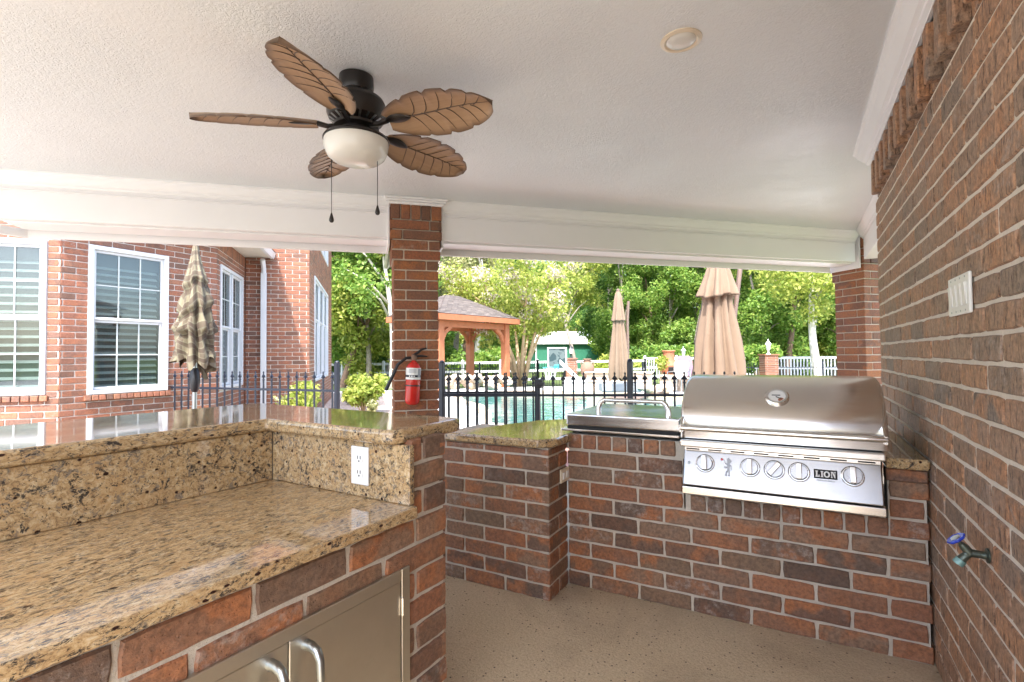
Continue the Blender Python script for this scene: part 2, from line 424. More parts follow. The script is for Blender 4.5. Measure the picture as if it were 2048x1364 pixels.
def leaf_mat(name, stops, trans=.35):
    k = NM(name); r = k.rand(); n1 = k.noise(.45, 3)
    rv = k.math('ADD', k.math('MULTIPLY', r, .65), k.math('MULTIPLY', n1, .35))
    c = k.ramp(rv, stops)
    k.set(Base__Color=c, Roughness=.45, Specular__IOR__Level=.35)
    t = k.n('BsdfTranslucent', Color=c); mx = k.n('MixShader', Fac=trans)
    k.put(mx.inputs[1], k.b.outputs[0]); k.put(mx.inputs[2], t.outputs[0]); k.put(k.out.inputs['Surface'], mx.outputs[0])
    return k.m
MT['leaf_dark'] = leaf_mat('leaf_dark', [(0,(0.051,0.120,0.029)),(.45,(0.111,0.227,0.043)),(.75,(0.195,0.332,0.065)),(1,(0.372,0.467,0.129))], .5)
MT['leaf_mid'] = leaf_mat('leaf_mid', [(0,(0.085,0.176,0.031)),(.4,(0.161,0.290,0.050)),(.7,(0.287,0.410,0.079)),(1,(0.541,0.581,0.173))], .5)
MT['leaf_yellow'] = leaf_mat('leaf_yellow', [(0,(0.161,0.241,0.040)),(.4,(0.304,0.383,0.069)),(.7,(0.490,0.510,0.115)),(1,(0.600,0.600,0.215))], .5)
MT['leaf_pale'] = leaf_mat('leaf_pale', [(0,(0.169,0.212,0.086)),(.4,(0.372,0.396,0.173)),(.7,(0.600,0.566,0.301)),(1,(0.600,0.600,0.489))], .5)
MT['blossom'] = leaf_mat('blossom', [(0,(.50,.38,.34)),(.5,(.62,.52,.46)),(1,(.68,.64,.54))], .25)

# ------------------------------------------------------------------ bricks
COURSE, MODULE, JOINT = .0797, .254, .010
_bc = {}
def brick_mesh(L, H, D, mat, var, full=False, rough=1.0):
    key = (round(L/.004), round(H/.002), round(D/.004), mat.name, var, full)
    if key in _bc: return _bc[key]
    rg = random.Random(hash(key[:3])*7+var); j = .0012*rough; b = min(.0045, H*.1, L*.15)
    if full:
        mb = MB().box((-L/2,-D,-H/2),(L/2,0,H/2)); me = mb.mesh('brick', mat, bevel=b, seg=1)
        for v in me.vertices: v.co += Vector((rg.uniform(-j,j),rg.uniform(-j,j),rg.uniform(-j,j)))
    else:
        nx = 5 if L > .15 else 3
        ring = []
        for i in range(nx): ring.append((-L/2+L*i/nx, -H/2))
        ring.append((L/2,-H/2)); ring.append((L/2,0))
        for i in range(nx): ring.append((L/2-L*i/nx, H/2))
        ring.append((-L/2,H/2)); ring.append((-L/2,0))
        n = len(ring); o1 = []; o2 = []; bk = []
        for x,z in ring:
            dx, dz = rg.uniform(-j,j), rg.uniform(-j,j)
            sx = 1 if x>0 else -1; sz = 1 if z>0 else (-1 if z<0 else 0)
            ex = abs(abs(x)-L/2) < 1e-6; ez = abs(abs(z)-H/2) < 1e-6
            cut = .002 if (ex and ez) else 0
            o1.append((x+dx-sx*cut, -b, z+dz-sz*cut*.7)); bk.append((x+dx-sx*cut, -D, z+dz-sz*cut*.7))
            o2.append((x+dx-(sx*(b+cut) if ex else 0), rg.uniform(-j,j)*.4, z+dz-(sz*(b+cut*.6) if ez else 0)))
        vs = bk+o1+o2; fs = []
        for i in range(n):
            q = (i+1)%n; fs.append((i,q,n+q,n+i)); fs.append((n+i,n+q,2*n+q,2*n+i))
        fs.append(tuple(range(2*n,3*n)))
        me = MB().add(vs, fs).mesh('brick', mat)
    _bc[key] = me
    return me

def cut_rows(length, z0, z1, phase, openings, course=COURSE, module=MODULE, joint=JOINT):
    out = []; row = 0; z = z0
    nrow = int(round((z1-z0)/course))
    for row in range(nrow):
        za = z0+row*course; zb = za+course-joint; zc = (za+zb)/2
        # opening blocks at this row
        segs = [(0.0, length)]
        for (a,b,c,d) in openings:
            if c-1e-4 < zc < d+1e-4:
                ns = []
                for (s,e) in segs:
                    if b <= s or a >= e: ns.append((s,e)); continue
                    if a > s: ns.append((s,a-joint*.4))
                    if b < e: ns.append((b+joint*.4,e))
                segs = ns
        x0 = -module + phase + (module/2 if row%2 else 0)
        for (s,e) in segs:
            x = x0 - module*3
            while x < e:
                a, b = max(x, s), min(x+module-joint, e)
                if b-a > .018: out.append((a,b,za,zb,row))
                x += module
    return out

def brick_wall(parent, O, u, n, length, z0, z1, mat, mortar, openings=(), phase=0.0, part=lambda p: True, thick=.10,
               proud=.006, budget=None, core=True, jit=.0012, rough=1.0, course=COURSE, D=.03):
    """bricks on the plane through O spanned by u and z; n points out of the wall"""
    O = Vector(O); u = Vector(u); n = Vector(n); up = Vector((0,0,1))
    rects = cut_rows(length, z0, z1, phase, openings, course)
    stuff = MB(); made = 0
    R = frame((0,0,0), u if u.cross(n).z > 0 else -u, n, up)
    for (a,b,za,zb,row) in rects:
        c = O + u*((a+b)/2) + up*((za+zb)/2 - O.z)
        c = c + n*random.uniform(-jit, jit)
        var = random.randrange(4)
        me = brick_mesh(b-a, zb-za, D, mat, var, False, rough)
        # local y runs out of the wall
        if part(c) and (budget is None or budget[0] > 0):
            o = link('brick', me, parent)
            o.matrix_basis = Matrix.Translation(c) @ R
            if budget is not None: budget[0] -= 1
        else:
            M = Matrix.Translation(c) @ R
            stuff.add([M @ v.co for v in me.vertices], [tuple(p.vertices) for p in me.polygons])
    if stuff.v:
        o = stuff.build('bricks_beyond', mat, parent, fix=False); o['kind'] = 'stuff'
    if core:
        # mortar body, recessed, with the openings left open
        xs = sorted({0.0, length, *[x for op in openings for x in op[:2]]}); zs = sorted({z0, z1, *[z for op in openings for z in op[2:]]})
        mb = MB(); M = frame((O.x,O.y,0), u, n, up)
        for i in range(len(xs)-1):
            for j in range(len(zs)-1):
                cx, cz = (xs[i]+xs[i+1])/2, (zs[j]+zs[j+1])/2
                if any(a<cx<b and c<cz<d for a,b,c,d in openings): continue
                if xs[i+1]-xs[i] < 1e-4 or zs[j+1]-zs[j] < 1e-4: continue
                mb.box((xs[i]+(proud+.003 if i==0 else 0),-thick,zs[j]),(xs[i+1]-(proud+.003 if i==len(xs)-2 else 0),-proud,zs[j+1]),M)
        mb.build('mortar', mortar, parent)
    return rects

def place_brick(parent, c, u, n, L, H, mat, D=.03, rough=1.0, tilt=0):
    u=Vector(u); n=Vector(n)
    o = link('brick', brick_mesh(L,H,D,mat,random.randrange(4),False,rough), parent)
    o.matrix_basis = Matrix.Translation(Vector(c)) @ frame((0,0,0), u, n, u.cross(n))
    return o
#PART2
# ================================================================== THE PORCH SHELL
D1 = Vector((S2, S2, 0)); D2 = Vector((-S2, S2, 0)); UPV = Vector((0,0,1))
XR, YG, YEND = .445, 2.548, 3.82            # right wall plane, grill wall plane, end of right wall
P0 = Vector((-2.766, 3.287, 0))             # centre of the column under the beam
CEIL = 2.478
def bl(t, off, z):                          # a point by the beam: t along it, off across it (out of the porch positive)
    return P0 + D1*t + D2*off + UPV*z

# ground, lawn to the horizon
gv, gf = [], []
rs = [0,6,12,18,24,30,36,45,60,90,150,300,600]; na = 48
for r in rs:
    for a in range(na):
        t = 2*PI*a/na; x, y = r*math.cos(t)+(-8 if r<100 else 0), r*math.sin(t)+(10 if r<100 else 0)
        gv.append((x,y,-.36 - .14*min(1,max(0,(r-18)/18))))
for i in range(len(rs)-1):
    for a in range(na): gf.append((i*na+a, i*na+(a+1)%na, (i+1)*na+(a+1)%na, (i+1)*na+a))
struct(MB().add(gv,gf).build('lawn', MT['lawn'], smooth=True))

def sheet(name, poly, z, mat, thick=.0, holes=()):
    bm = bmesh.new(); es = []
    for loop in [poly, *holes]:
        vs = [bm.verts.new((x,y,z)) for x,y in loop]
        es += [bm.edges.new((vs[i], vs[(i+1)%len(vs)])) for i in range(len(vs))]
    bmesh.ops.triangle_fill(bm, edges=es, use_beauty=True)
    for f in bm.faces:
        if f.normal.z < 0: f.normal_flip()
    if thick:
        r = bmesh.ops.extrude_face_region(bm, geom=list(bm.faces)); 
        for v in [g for g in r['geom'] if isinstance(g, bmesh.types.BMVert)]: v.co.z -= thick
        bmesh.ops.recalc_face_normals(bm, faces=bm.faces)
    me = bpy.data.meshes.new(name); bm.to_mesh(me); bm.free(); me.materials.append(mat)
    return struct(link(name, me))
floor_poly = [tuple(p[:2]) for p in (bl(-9,.35,0), bl(6,.35,0))] + [(4,7.0),(4,-5),(-9,-5)]
floor_poly = [tuple(bl(-3.4,.35,0)[:2]), tuple(bl(5.6,.35,0)[:2]), (2.2,-1.4), (-4.1,-1.4)]
sheet('porch_floor', floor_poly, 0, MT['aggregate'], .34)

def pxz(pts, z): return [tuple(onz(x,y,z)[:2]) for x,y in pts]
def smooth_loop(pts, n=4):
    out = []; N = len(pts)
    for i in range(N):
        p0,p1,p2,p3 = [np.array(pts[(i+j-1)%N]) for j in range(4)]
        for k_ in range(n):
            t = k_/n
            out.append(tuple(.5*((2*p1)+(-p0+p2)*t+(2*p0-5*p1+4*p2-p3)*t*t+(-p0+3*p1-3*p2+p3)*t**3)))
    return out
pool = smooth_loop(pxz([(1420,850),(1180,850),(1000,850),(984,836),(980,824),(966,811),(935,803),(925,795),(945,787),(1010,784),(1090,783),(1170,783),(1250,787),(1330,793),(1420,797),(1530,803),(1560,825)], -.02))
def offset(poly, d):
    c = np.mean(np.array(poly), axis=0); return [tuple(np.array(p)+(np.array(p)-c)/np.linalg.norm(np.array(p)-c)*d) for p in poly]
cop = offset(pool, .32)
deck_poly = [(-9.4,7.2),(-13.5,13.5),(-13.0,19.5),(-7,20.5),(4,21),(9,17),(8,6.5)] 
deck_poly = [tuple(bl(-3.2,.40,0)[:2]), tuple(bl(6.5,.40,0)[:2]), (7,9), (7,18), (-3,18.8), (-8.5,18.0), (-11.0,16.0), (-11.6,13.5), (-8.6,10.6), (-6.9,8.2)]
sheet('pool_deck', deck_poly, -.02, MT['deck'], .33, [cop])
sheet('pool_coping', cop, .0, MT['coping'], .15, [pool])
sheet('pool_water', offset(pool,.03), -.12, MT['water'])
# paved walk outside the porch
sheet('paver_walk', [tuple(p[:2]) for p in (bl(-3.1,.42,0), bl(5.8,.42,0), bl(5.8,2.4,0), bl(-.2,3.2,0), bl(-3.3,2.0,0))], -.012, MT['pavers'], .3)
# unseen patio slab behind the camera, added to bounce sun into the porch
sheet('patio', [(-4.1,-1.42),(2.2,-1.42),(14,-1.42),(14,-30),(-30,-30),(-30,-4),(-8.4,1.4),(-7.8,2.4),(-7.8,3.1),(-6.2,1.6),tuple(bl(-3.42,.33,0)[:2])], -.03, MT['patio'], .3)
sheet('planting_bed', [(-7.6,3.2),(-7.6,6.0),(-9.6,10.5),(-13.2,13.6),(-14.5,12.2),(-9.5,6.6),(-8.2,5.4),(-7.75,3.4)], -.05, MT['mulch'], .25)
sheet('planting_bed_far', pxz([(668,835),(800,835),(800,800),(740,796),(668,800)], -.05), -.048, MT['mulch'], .25)
sheet('garden_path', pxz([(640,797),(900,797),(900,778),(640,783)], -.1), -.1, MT['deck'], .2)

# --- ceiling with its crown mouldings
ceil_poly = [tuple(bl(-7.2,.1,0)[:2]), tuple(bl(5.0,.1,0)[:2]), (1.2,7.5),(1.2,-3.2),(-7.9,-3.2)]
ceil_poly = [tuple(bl(-3.3,.05,0)[:2]), tuple(bl(4.9,.05,0)[:2]), (.75,-.92), (-3.6,-.92)]
ceil = struct(MB().prism(ceil_poly, CEIL, CEIL+.03).build('ceiling', MT['ceiling']))
crown = [(0,0),(.095,0),(.095,-.012),(.082,-.02),(.074,-.035),(.045,-.062),(.028,-.07),(.026,-.082),(.012,-.09),(.012,-.098),(0,-.098)]
mb = MB().sweep([(o,h) for o,h in crown], (XR-.012,-.91,CEIL), (XR-.012,3.86,CEIL), (-1,0,0)); mb.build('crown_moulding', MT['white_paint'], ceil)
# roof over the porch (hip), keeps the sun out
ev = [bl(-3.4,.45,0), bl(4.9,.45,0), Vector((1.4,6.6,0)), Vector((1.4,-.97,0)), Vector((-3.7,-.97,0))]
roof = thing('porch_roof', 'shingled hip roof covering the porch above the white ceiling', 'roof', (-2,0,2.55))
mb = MB(); top = [Vector((-1.6,.9,3.9)), Vector((.3,2.4,3.9))]
base = [v+UPV*2.56 for v in ev]
mb.add(base+top, [(0,1,6,5),(1,2,6),(2,3,6),(3,4,5,6),(4,0,5),(4,3,2,1,0)])
mb.build('roof_slope', MT['shingles'], roof)

# --- the beam along the open side
beam = thing('porch_beam', 'long white boxed beam with crown moulding across the porch opening', 'beam', bl(0,0,2.16))
IN, OUT = -.15, .15
HW = .205                                     # half width of the column top
for (t0,t1) in ((-2.72,-HW-.004),(HW+.004,4.55)):
    mb = MB().sweep([(IN,2.165),(OUT,2.165),(OUT,2.60),(IN,2.60)], P0+D1*t0, P0+D1*t1, D2); mb.build('boxing', MT['white_paint'], beam, bevel=.004, seg=1)
    a, b_ = bl(t0,IN,CEIL), bl(t1,IN,CEIL)
    MB().sweep([(o*.6+.001,h) for o,h in crown], a, b_, -D2).build('crown', MT['white_paint'], beam)
    MB().sweep([(.001,-.125),(.010,-.125),(.010,-.118),(.001,-.112)], a, b_, -D2).build('picture_mould', MT['white_paint'], beam)
    # outer fascia, lower than the soffit
    MB().sweep([(OUT+.002,2.10),(OUT+.03,2.10),(OUT+.03,2.55),(OUT+.002,2.55)], P0+D1*t0, P0+D1*t1, D2).build('fascia', MT['white_paint'], beam, bevel=.003, seg=1)
    MB().sweep([(IN+.05,2.150),(OUT-.02,2.150),(OUT-.02,2.1645),(IN+.05,2.1645)], P0+D1*t0, P0+D1*t1, D2).build('soffit_board', MT['white_paint'], beam, bevel=.002, seg=1)
# the mitred return at the left end, towards the house, and the rest of the header
MB().sweep([(IN,2.166),(IN+.10,2.166),(IN+.10,2.598),(IN,2.598)], P0+D1*-3.3, P0+D1*-2.722, D2).build('boxing', MT['white_paint'], beam)
MB().sweep([(o*.6+.001,h) for o,h in crown], bl(-3.3,IN,CEIL), bl(-2.722,IN,CEIL), -D2).build('crown', MT['white_paint'], beam)
a = bl(-2.722,OUT+.03,0); b_ = bl(-3.1,IN-.04,0)
MB().bar(Vector((a.x,a.y,2.13))+D1*.01, Vector((b_.x,b_.y,2.13)), .03, .06).build('fascia', MT['white_paint'], beam, bevel=.003, seg=1)
# beam running back from the far column to the end of the brick wall
MB().box((.62,3.9,2.17),(.92,6.30,2.598)).build('side_boxing', MT['white_paint'], beam, bevel=.004, seg=1)
MB().sweep([(o*.6+.001,h) for o,h in crown], (.62,3.86,CEIL), (.62,6.30,CEIL), (-1,0,0)).build('side_crown', MT['white_paint'], beam)

# --- brick columns
def column(t, label, zb=0.0, group=None):
    c = P0 + D1*t
    th = thing('brick_column', label, 'column', c, 0, group)
    mat = MT['brick_column']; z = zb; row = 0
    def ring(z, h, W, flip):
        Lb = W-.09-.01
        for q in range(4):
            R = Matrix.Rotation(q*PI/2+PI/4, 4, 'Z')
            s_ = -1 if flip else 1
            me = brick_mesh(Lb, h, .09, mat, random.randrange(3), True)
            o = link('brick', me, th)
            loc = R @ Vector((s_*(-W/2+Lb/2), -W/2+.09, 0))
            o.matrix_basis = Matrix.Translation(c+UPV*(z+h/2)+loc) @ R
    while z < 1.92:
        ring(z, COURSE-JOINT, .352, row%2); z += COURSE; row += 1
    zc = z
    for W in (.385,.385,.405,.405):
        ring(z, COURSE-JOINT, W, row%2); z += COURSE; row += 1
    # soldier course
    hs = 2.425-z
    for q in range(4):
        R = Matrix.Rotation(q*PI/2+PI/4, 4, 'Z'); W = .405; n = 5; bw = (W-.004)/n
        for i in range(n):
            if i == n-1: continue
            o = link('brick', brick_mesh(bw-.009, hs, .08, mat, random.randrange(3), True), th)
            o.matrix_basis = Matrix.Translation(c+UPV*(z+hs/2)+R @ Vector((-W/2+bw*(i+.5), -W/2+.08, 0))) @ R
    R4 = Matrix.Translation(c) @ Matrix.Rotation(PI/4,4,'Z')
    MB().box((-.168,-.168,zb),(.168,.168,zc),R4).build('mortar', MT['mortar'], th)
    MB().box((-.185,-.185,zc-.005),(.185,.185,2.42),R4).build('mortar', MT['mortar'], th)
    # white cap under the ceiling
    MB().box((-.215,-.215,2.425),(.215,.215,2.445),R4).box((-.235,-.235,2.4455),(.235,.235,2.462),R4).box((-.25,-.25,2.4625),(.25,.25,2.4775),R4).build('cap', MT['white_paint'], th, bevel=.003, seg=1)
    MB().box((-.221,-.17,2.10),(-.2045,.19,2.4245),R4).box((.2045,-.17,2.10),(.221,.19,2.4245),R4).build('side_trim', MT['white_paint'], th, bevel=.002, seg=1)
    return th
column(0, 'brick column with a red fire extinguisher, holding up the beam')
column(4.80, 'brick column at the far right, half hidden behind the brick wall')

# --- right brick wall
rw = thing('brick_wall', 'tall brown brick wall with pale mortar on the right of the porch', 'wall', (XR,1.2,0))
bud = [282]
ZB = 27*COURSE
brick_wall(rw, (XR,-.3,0), (0,1,0), (-1,0,0), YEND+.3, 0, ZB, MT['brick_wall'], MT['mortar_pale'], phase=.1, part=lambda p: p.y>1.32, budget=bud, thick=.30, proud=.004, D=.05, jit=.0018, rough=1.3)
# saw-tooth course of upright bricks under the crown
y = -.25; i = 0
saw = MB()
while y < YEND-.05:
    me = brick_mesh(.068,.19,.06,MT['brick_wall'],i%4,True)
    MM = Matrix.Translation((XR-(.034 if i%2 else -.004), y, ZB+.105)) @ Matrix.Rotation(PI/2,4,'Z') 
    if y > 1.55:
        o = link('brick', me, rw); o.matrix_basis = MM
    else:
        saw.add([MM @ v.co for v in me.vertices],[tuple(p.vertices) for p in me.polygons])
    y += .0800; i += 1
o = saw.build('bricks_beyond', MT['brick_wall'], rw, fix=False); o['kind']='stuff'
MB().box((XR+.03,-.3,ZB),(XR+.30,YEND-.003,2.55)).build('backing', MT['black_gap'], rw)
# ================================================================== GRILL ISLAND
isl = thing('grill_island', 'brick outdoor kitchen counter with granite tops around the steel grill', 'counter', (-.4,2.6,0))
XL, XPL, YP = -1.092, -1.715, 2.315       # inner corner, left end of the pier, face of the pier
GT = .80                                   # granite top height
bm_ = MT['brick_island']; mo = MT['mortar']
GX0, GX1 = -.470, .288                     # grill opening
H8 = 9*COURSE
# wall below the grill (grill cut-out open to the front)
zr = 7*COURSE
brick_wall(isl, (XL,YG,0), (1,0,0), (0,-1,0), XR-XL-.004, 0, H8, bm_, mo, openings=[(GX0-XL-.02, GX1-XL+.02, 6*COURSE, H8)], phase=.13, thick=.10, D=.04, rough=1.6, jit=.0022)
# rowlock under the tray of the grill and rowlock cap left of it
x = GX0+.01; 
while x < GX1-.02:
    place_brick(isl, (x+.035, YG, 6*COURSE+.035), (-1,0,0), (0,-1,0), .070, .073, bm_, D=.09); x += .0775
x = XL+.01
while x < GX0-.05:
    o = link('brick', brick_mesh(.072,.072,.21,bm_,random.randrange(3),True), isl)
    o.matrix_basis = Matrix.Translation((x+.036,YG+.20,H8+.043)) @ Matrix.Rotation(PI,4,'Z'); o.matrix_basis = Matrix.Translation((x+.036,YG-.004,H8+.043)) @ Matrix.Rotation(PI,4,'Z'); x += .081
MB().box((XL,YG+.004,H8),(GX0-.003,YG+.10,H8+.08)).box((GX0-.012,YG+.007,6*COURSE-.004),(GX1+.012,YG+.10,7*COURSE)).build('mortar_bed', mo, isl)
# right of the grill: a sill brick and granite
for xx in (GX1+.075,):
    place_brick(isl, (xx+.006, YG-.012, H8+.012), (-1,0,0), (0,-1,0), .135, .05, bm_, D=.08)
MB().box((GX1+.012,2.515,.757),(XR-.003,3.35,GT)).build('granite_top', MT['granite_grey'], isl, bevel=.01, seg=3)
# the pier on the left
brick_wall(isl, (XPL-.18,YP,0), (1,0,0), (0,-1,0), XL-XPL+.18, 0, 9*COURSE+.03, bm_, mo, phase=.04, thick=.12, D=.04, rough=1.6, jit=.002)
brick_wall(isl, (XL,YP+.0,0), (0,1,0), (1,0,0), YG-YP, 0, 9*COURSE+.03, bm_, mo, phase=.127, thick=.12, D=.04)
brick_wall(isl, (XPL-.18,YP+.002,0), (1,0,0), (0,-1,0), XL-XPL+.18, H8, H8+.0396, bm_, mo, phase=.17, core=False, D=.04, course=.0396)
brick_wall(isl, (XL-.002,YP,0), (0,1,0), (1,0,0), YG-YP, H8, H8+.0396, bm_, mo, phase=.0, core=False, D=.04, course=.0396)
MB().box((XPL-.18,YP+.012,9*COURSE),(XL-.01,2.95,.755)).build('core', mo, isl)
MB().box((XL-.02,YG+.12,0),(XR-.004,3.2,.55)).box((XL-.02,YG+.10,.55),(GX0-.08,3.2,.795)).build('core', mo, isl)
gp = [(XPL-.05,YP-.035),(XL-.045,YP-.035),(XL+.028,YP+.045),(XL+.028,YG+.02),(XL-.0,YG+.10),(XL-.0,3.16),(XL-.22,3.14),(-1.47,2.98),(-1.55,2.78),(-1.63,2.52),(-1.76,2.33)]
MB().prism(gp, .757, GT).build('granite_top', MT['granite_grey'], isl, bevel=.01, seg=3)
MB().box((XL+.03,YG+.11,.797),(GX0-.02,3.2,GT+.012)).build('counter_deck', MT['steel'], isl, bevel=.003, seg=1)

# duplex outlet on the side of the pier
ou = thing('outlet', 'ivory double outlet on the side of the brick pier', 'outlet', (XL+.005,2.49,.59))
MB().box((XL+.003,2.437,.555),(XL+.013,2.545,.625)).build('cover_plate', MT['ivory_plastic'], ou, bevel=.003)
for yy in (2.468,2.514): MB().box((XL+.0132,yy-.015,.572),(XL+.018,yy+.015,.608)).build('receptacle', MT['white_plastic'], ou, bevel=.004)

# ================================================================== GAS GRILL
gr = thing('gas_grill', 'stainless steel built-in gas grill with hood, thermometer and five knobs', 'grill', (-.09,2.75,.58))
st = MT['steel']
HX0, HX1 = -.487, .309
hp = [(2.492,.829),(2.490,.90),(2.494,.925),(2.505,.955),(2.527,.990),(2.560,1.026),(2.602,1.059),(2.652,1.085),(2.71,1.102),(2.78,1.110),(2.90,1.110),(3.0,1.10),(3.06,1.06),(3.07,.829)]
vs = []; n = len(hp); cx = [(HX0,-.012),(HX0+.006,-.004),(HX0+.02,0),(HX1-.02,0),(HX1-.006,-.004),(HX1,-.012)]
mb = MB()
for (x,ins) in cx:
    for i,(y,z) in enumerate(hp):
        cyy, czz = 2.78, .90
        d = Vector((y-cyy, z-czz)); L = d.length; d = d*(1+ins/L) if i not in (0,n-1) else d
        vs.append((x, cyy+d.x, max(.829, czz+d.y)))
fs = []
for a in range(len(cx)-1):
    for i in range(n-1): fs.append((a*n+i, a*n+i+1, (a+1)*n+i+1, (a+1)*n+i))
fs += [tuple(range(n)), tuple(range((len(cx)-1)*n+n-1,(len(cx)-1)*n-1,-1))]
hood = mb.add(vs, fs).build('hood', st, gr, smooth='auto')
# body behind the front
MB().box((HX0+.02,2.515,.57),(HX1-.02,3.06,.828)).build('body', MT['black_gap'], gr)
# lip below the hood
MB().box((HX0+.002,2.452,.793),(HX1-.014,2.60,.824)).build('front_lip', st, gr, bevel=.006, seg=2)
# sloping control panel and the tray under it
PT, PB = Vector((0,2.492,.777)), Vector((0,2.437,.6235))
pn = (PB-PT).cross(Vector((1,0,0))).normalized()
if pn.y > 0: pn = -pn
mb = MB(); x0, x1 = -.470, .283
mb.add([(x0,PT.y,PT.z),(x1,PT.y,PT.z),(x1,PB.y,PB.z),(x0,PB.y,PB.z),(x0,2.545,PT.z),(x1,2.545,PT.z),(x1,2.545,PB.z),(x0,2.545,PB.z)], [(0,1,2,3),(4,7,6,5),(0,4,5,1),(3,2,6,7),(0,3,7,4),(1,5,6,2)])
panel = mb.build('control_panel', MT['steel_panel_dimmed'], gr, bevel=.004, seg=2)
MB().box((x0-.004,2.431,.5835),(x1+.006,2.60,.617)).build('drip_tray', st, gr, bevel=.003, seg=2)
MB().box((x0+.01,2.455,.6175),(x1-.01,2.54,.623)).build('tray_gap', MT['black_gap'], gr)
MB().box((x0+.005,2.47,.7775),(x1-.005,2.54,.7925)).build('vent_strip', st, gr)
for i in range(8):
    xx = x0+.012+i*.0945; MB().box((xx,2.4685,.7805),(xx+.058,2.475,.7865)).build('vent_slot', MT['black_gap'], gr)
PU = Vector((1,0,0)); PV = PU.cross(pn)
PV = PV if PV.z>0 else -PV
def pframe(c): return frame(c, PU, PV, pn)
def pan(px, py): return hit(px, py, PT, pn)
for (px,py,rot) in ((1410.5,927,4),(1500,935.6,0),(1548.6,940,-38),(1598,944.6,0),(1705,953,0)):
    M_ = pframe(pan(px,py))
    kb = MB().lathe([(.041,.0005),(.041,.006),(.037,.009),(.0365,.004),(.0,.004)],32,M_,False).build('knob_bezel', MT['chrome'], gr, smooth='auto')
    MB().lathe([(.034,.0045),(.034,.016),(.031,.020),(.0,.020)],32,M_,False).build('knob', MT['knob_steel'], kb, smooth='auto')
    Mr = M_ @ Matrix.Rotation(math.radians(rot),4,'Z')
    MB().box((-.0105,-.030,.0203),(.0105,.033,.040),Mr).build('grip', MT['chrome'], kb, bevel=.003, seg=2)
# igniter
MB().lathe([(.006,.0),(.006,.004),(.003,.006),(0,.006)],12,pframe(pan(1378,925)),False).build('igniter', MT['dull_metal'], gr)
# LION name plate
M_ = pframe(pan(1651,949))
pl = MB().box((-.042,-.019,.0004),(.042,.019,.002),M_).build('name_plate', MT['black_gap'], gr)
MB().box((-.0425,-.0195,.0002),(.0425,.0195,.0012),M_).build('plate_rim', MT['chrome'], pl)
lt = MB(); zz0, zz1 = .0022, .0032; h = .0125
def lb(x0,y0,x1,y1): lt.box((x0,y0,zz0),(x1,y1,zz1),M_)
X = -.036                                   # L
lb(X,-h,X+.011,-h+.004); lb(X+.002,-h+.0041,X+.0075,h-.0031); lb(X,h-.003,X+.010,h); lb(X+.0111,-h,X+.015,-h+.009)
X = -.0175                                  # I
lb(X,-h,X+.010,-h+.003); lb(X+.0023,-h+.0031,X+.0077,h-.0031); lb(X,h-.003,X+.010,h)
cx_, r1, r2 = .0045, .0128, .0075           # O
ns = 20; ov = []
for z in (zz0,zz1):
    for (ra,rb) in ((.0118,h+.0004),(.0055,h-.0045)):
        for q in range(ns):
            a = 2*PI*q/ns; ov.append(M_ @ Vector((cx_+ra*math.cos(a), rb*math.sin(a), z)))
of = []
for q in range(ns):
    p = (q+1)%ns; of += [(2*ns+q,2*ns+p,3*ns+p,3*ns+q),(q,ns+q,ns+p,p),(q,p,2*ns+p,2*ns+q),(ns+q,3*ns+q,3*ns+p,ns+p)]
lt.add(ov, of)
X = .0185                                   # N
lb(X,-h,X+.006,-h+.003); lb(X+.0015,-h+.0031,X+.0045,h-.0031); lb(X,h-.003,X+.006,h)
lt.prism([(X+.0046,h-.0032),(X+.0125,-h),(X+.0155,-h),(X+.0155,-h+.004),(X+.0085,h),(X+.0061,h)], zz0, zz1, M_); lb(X+.0133,-h+.0041,X+.0155,h-.0031); lb(X+.011,h-.003,X+.0178,h)
lt.build('lettering', MT['white_plastic'], pl, fix=False)
fc = bpy.data.curves.new('t','FONT'); fc.body = 'PREMIUM GRILLS'; fc.size = .0085; fc.align_x='CENTER'; fc.extrude = .0003
fo = bpy.data.objects.new('t', fc); COL.objects.link(fo); dg = bpy.context.evaluated_depsgraph_get(); me = bpy.data.meshes.new_from_object(fo.evaluated_get(dg)); bpy.data.objects.remove(fo)
me.materials.clear(); me.materials.append(MT['black_gap']); o = link('small_lettering', me, pl); o.matrix_basis = M_ @ Matrix.Translation((0,-.0285,.0012))
# rampant lion emblem, one flat casting
lion = [(-.4,-1),(-.05,-1),(.0,-.93),(-.12,-.88),(-.02,-.62),(.12,-.42),(.2,-.62),(.16,-.9),(.1,-1),(.5,-1),(.55,-.92),(.42,-.86),(.45,-.55),(.42,-.25),(.36,0),(.5,.12),(.62,.05),(.66,-.2),(.60,-.38),(.72,-.36),(.78,-.1),(.74,.15),(.6,.27),(.46,.25),(.42,.4),(.6,.55),(.72,.5),(.76,.68),(.66,.8),(.5,.72),(.46,.85),(.3,1),(.1,.98),(.0,.88),(-.12,.86),(-.16,.76),(-.05,.7),(-.1,.62),(-.02,.55),(-.1,.4),(-.3,.42),(-.46,.55),(-.5,.72),(-.62,.72),(-.58,.5),(-.42,.3),(-.2,.22),(-.05,.1),(-.2,.0),(-.42,-.02),(-.55,.1),(-.68,.06),(-.62,-.1),(-.42,-.18),(-.1,-.12),(.02,-.2),(-.1,-.4),(-.3,-.55),(-.36,-.8),(-.5,-.88)]
M_ = pframe(pan(1455,934)); MB().prism([(x*.022,y*.040) for x,y in lion], .0006, .004, M_).build('lion_emblem', MT['emblem'], gr)
MB().lathe([(.006,.0),(.006,.0025),(0,.003)],14,pframe(pan(1444,919)),False).build('red_gem', MT['red_paint'], gr)
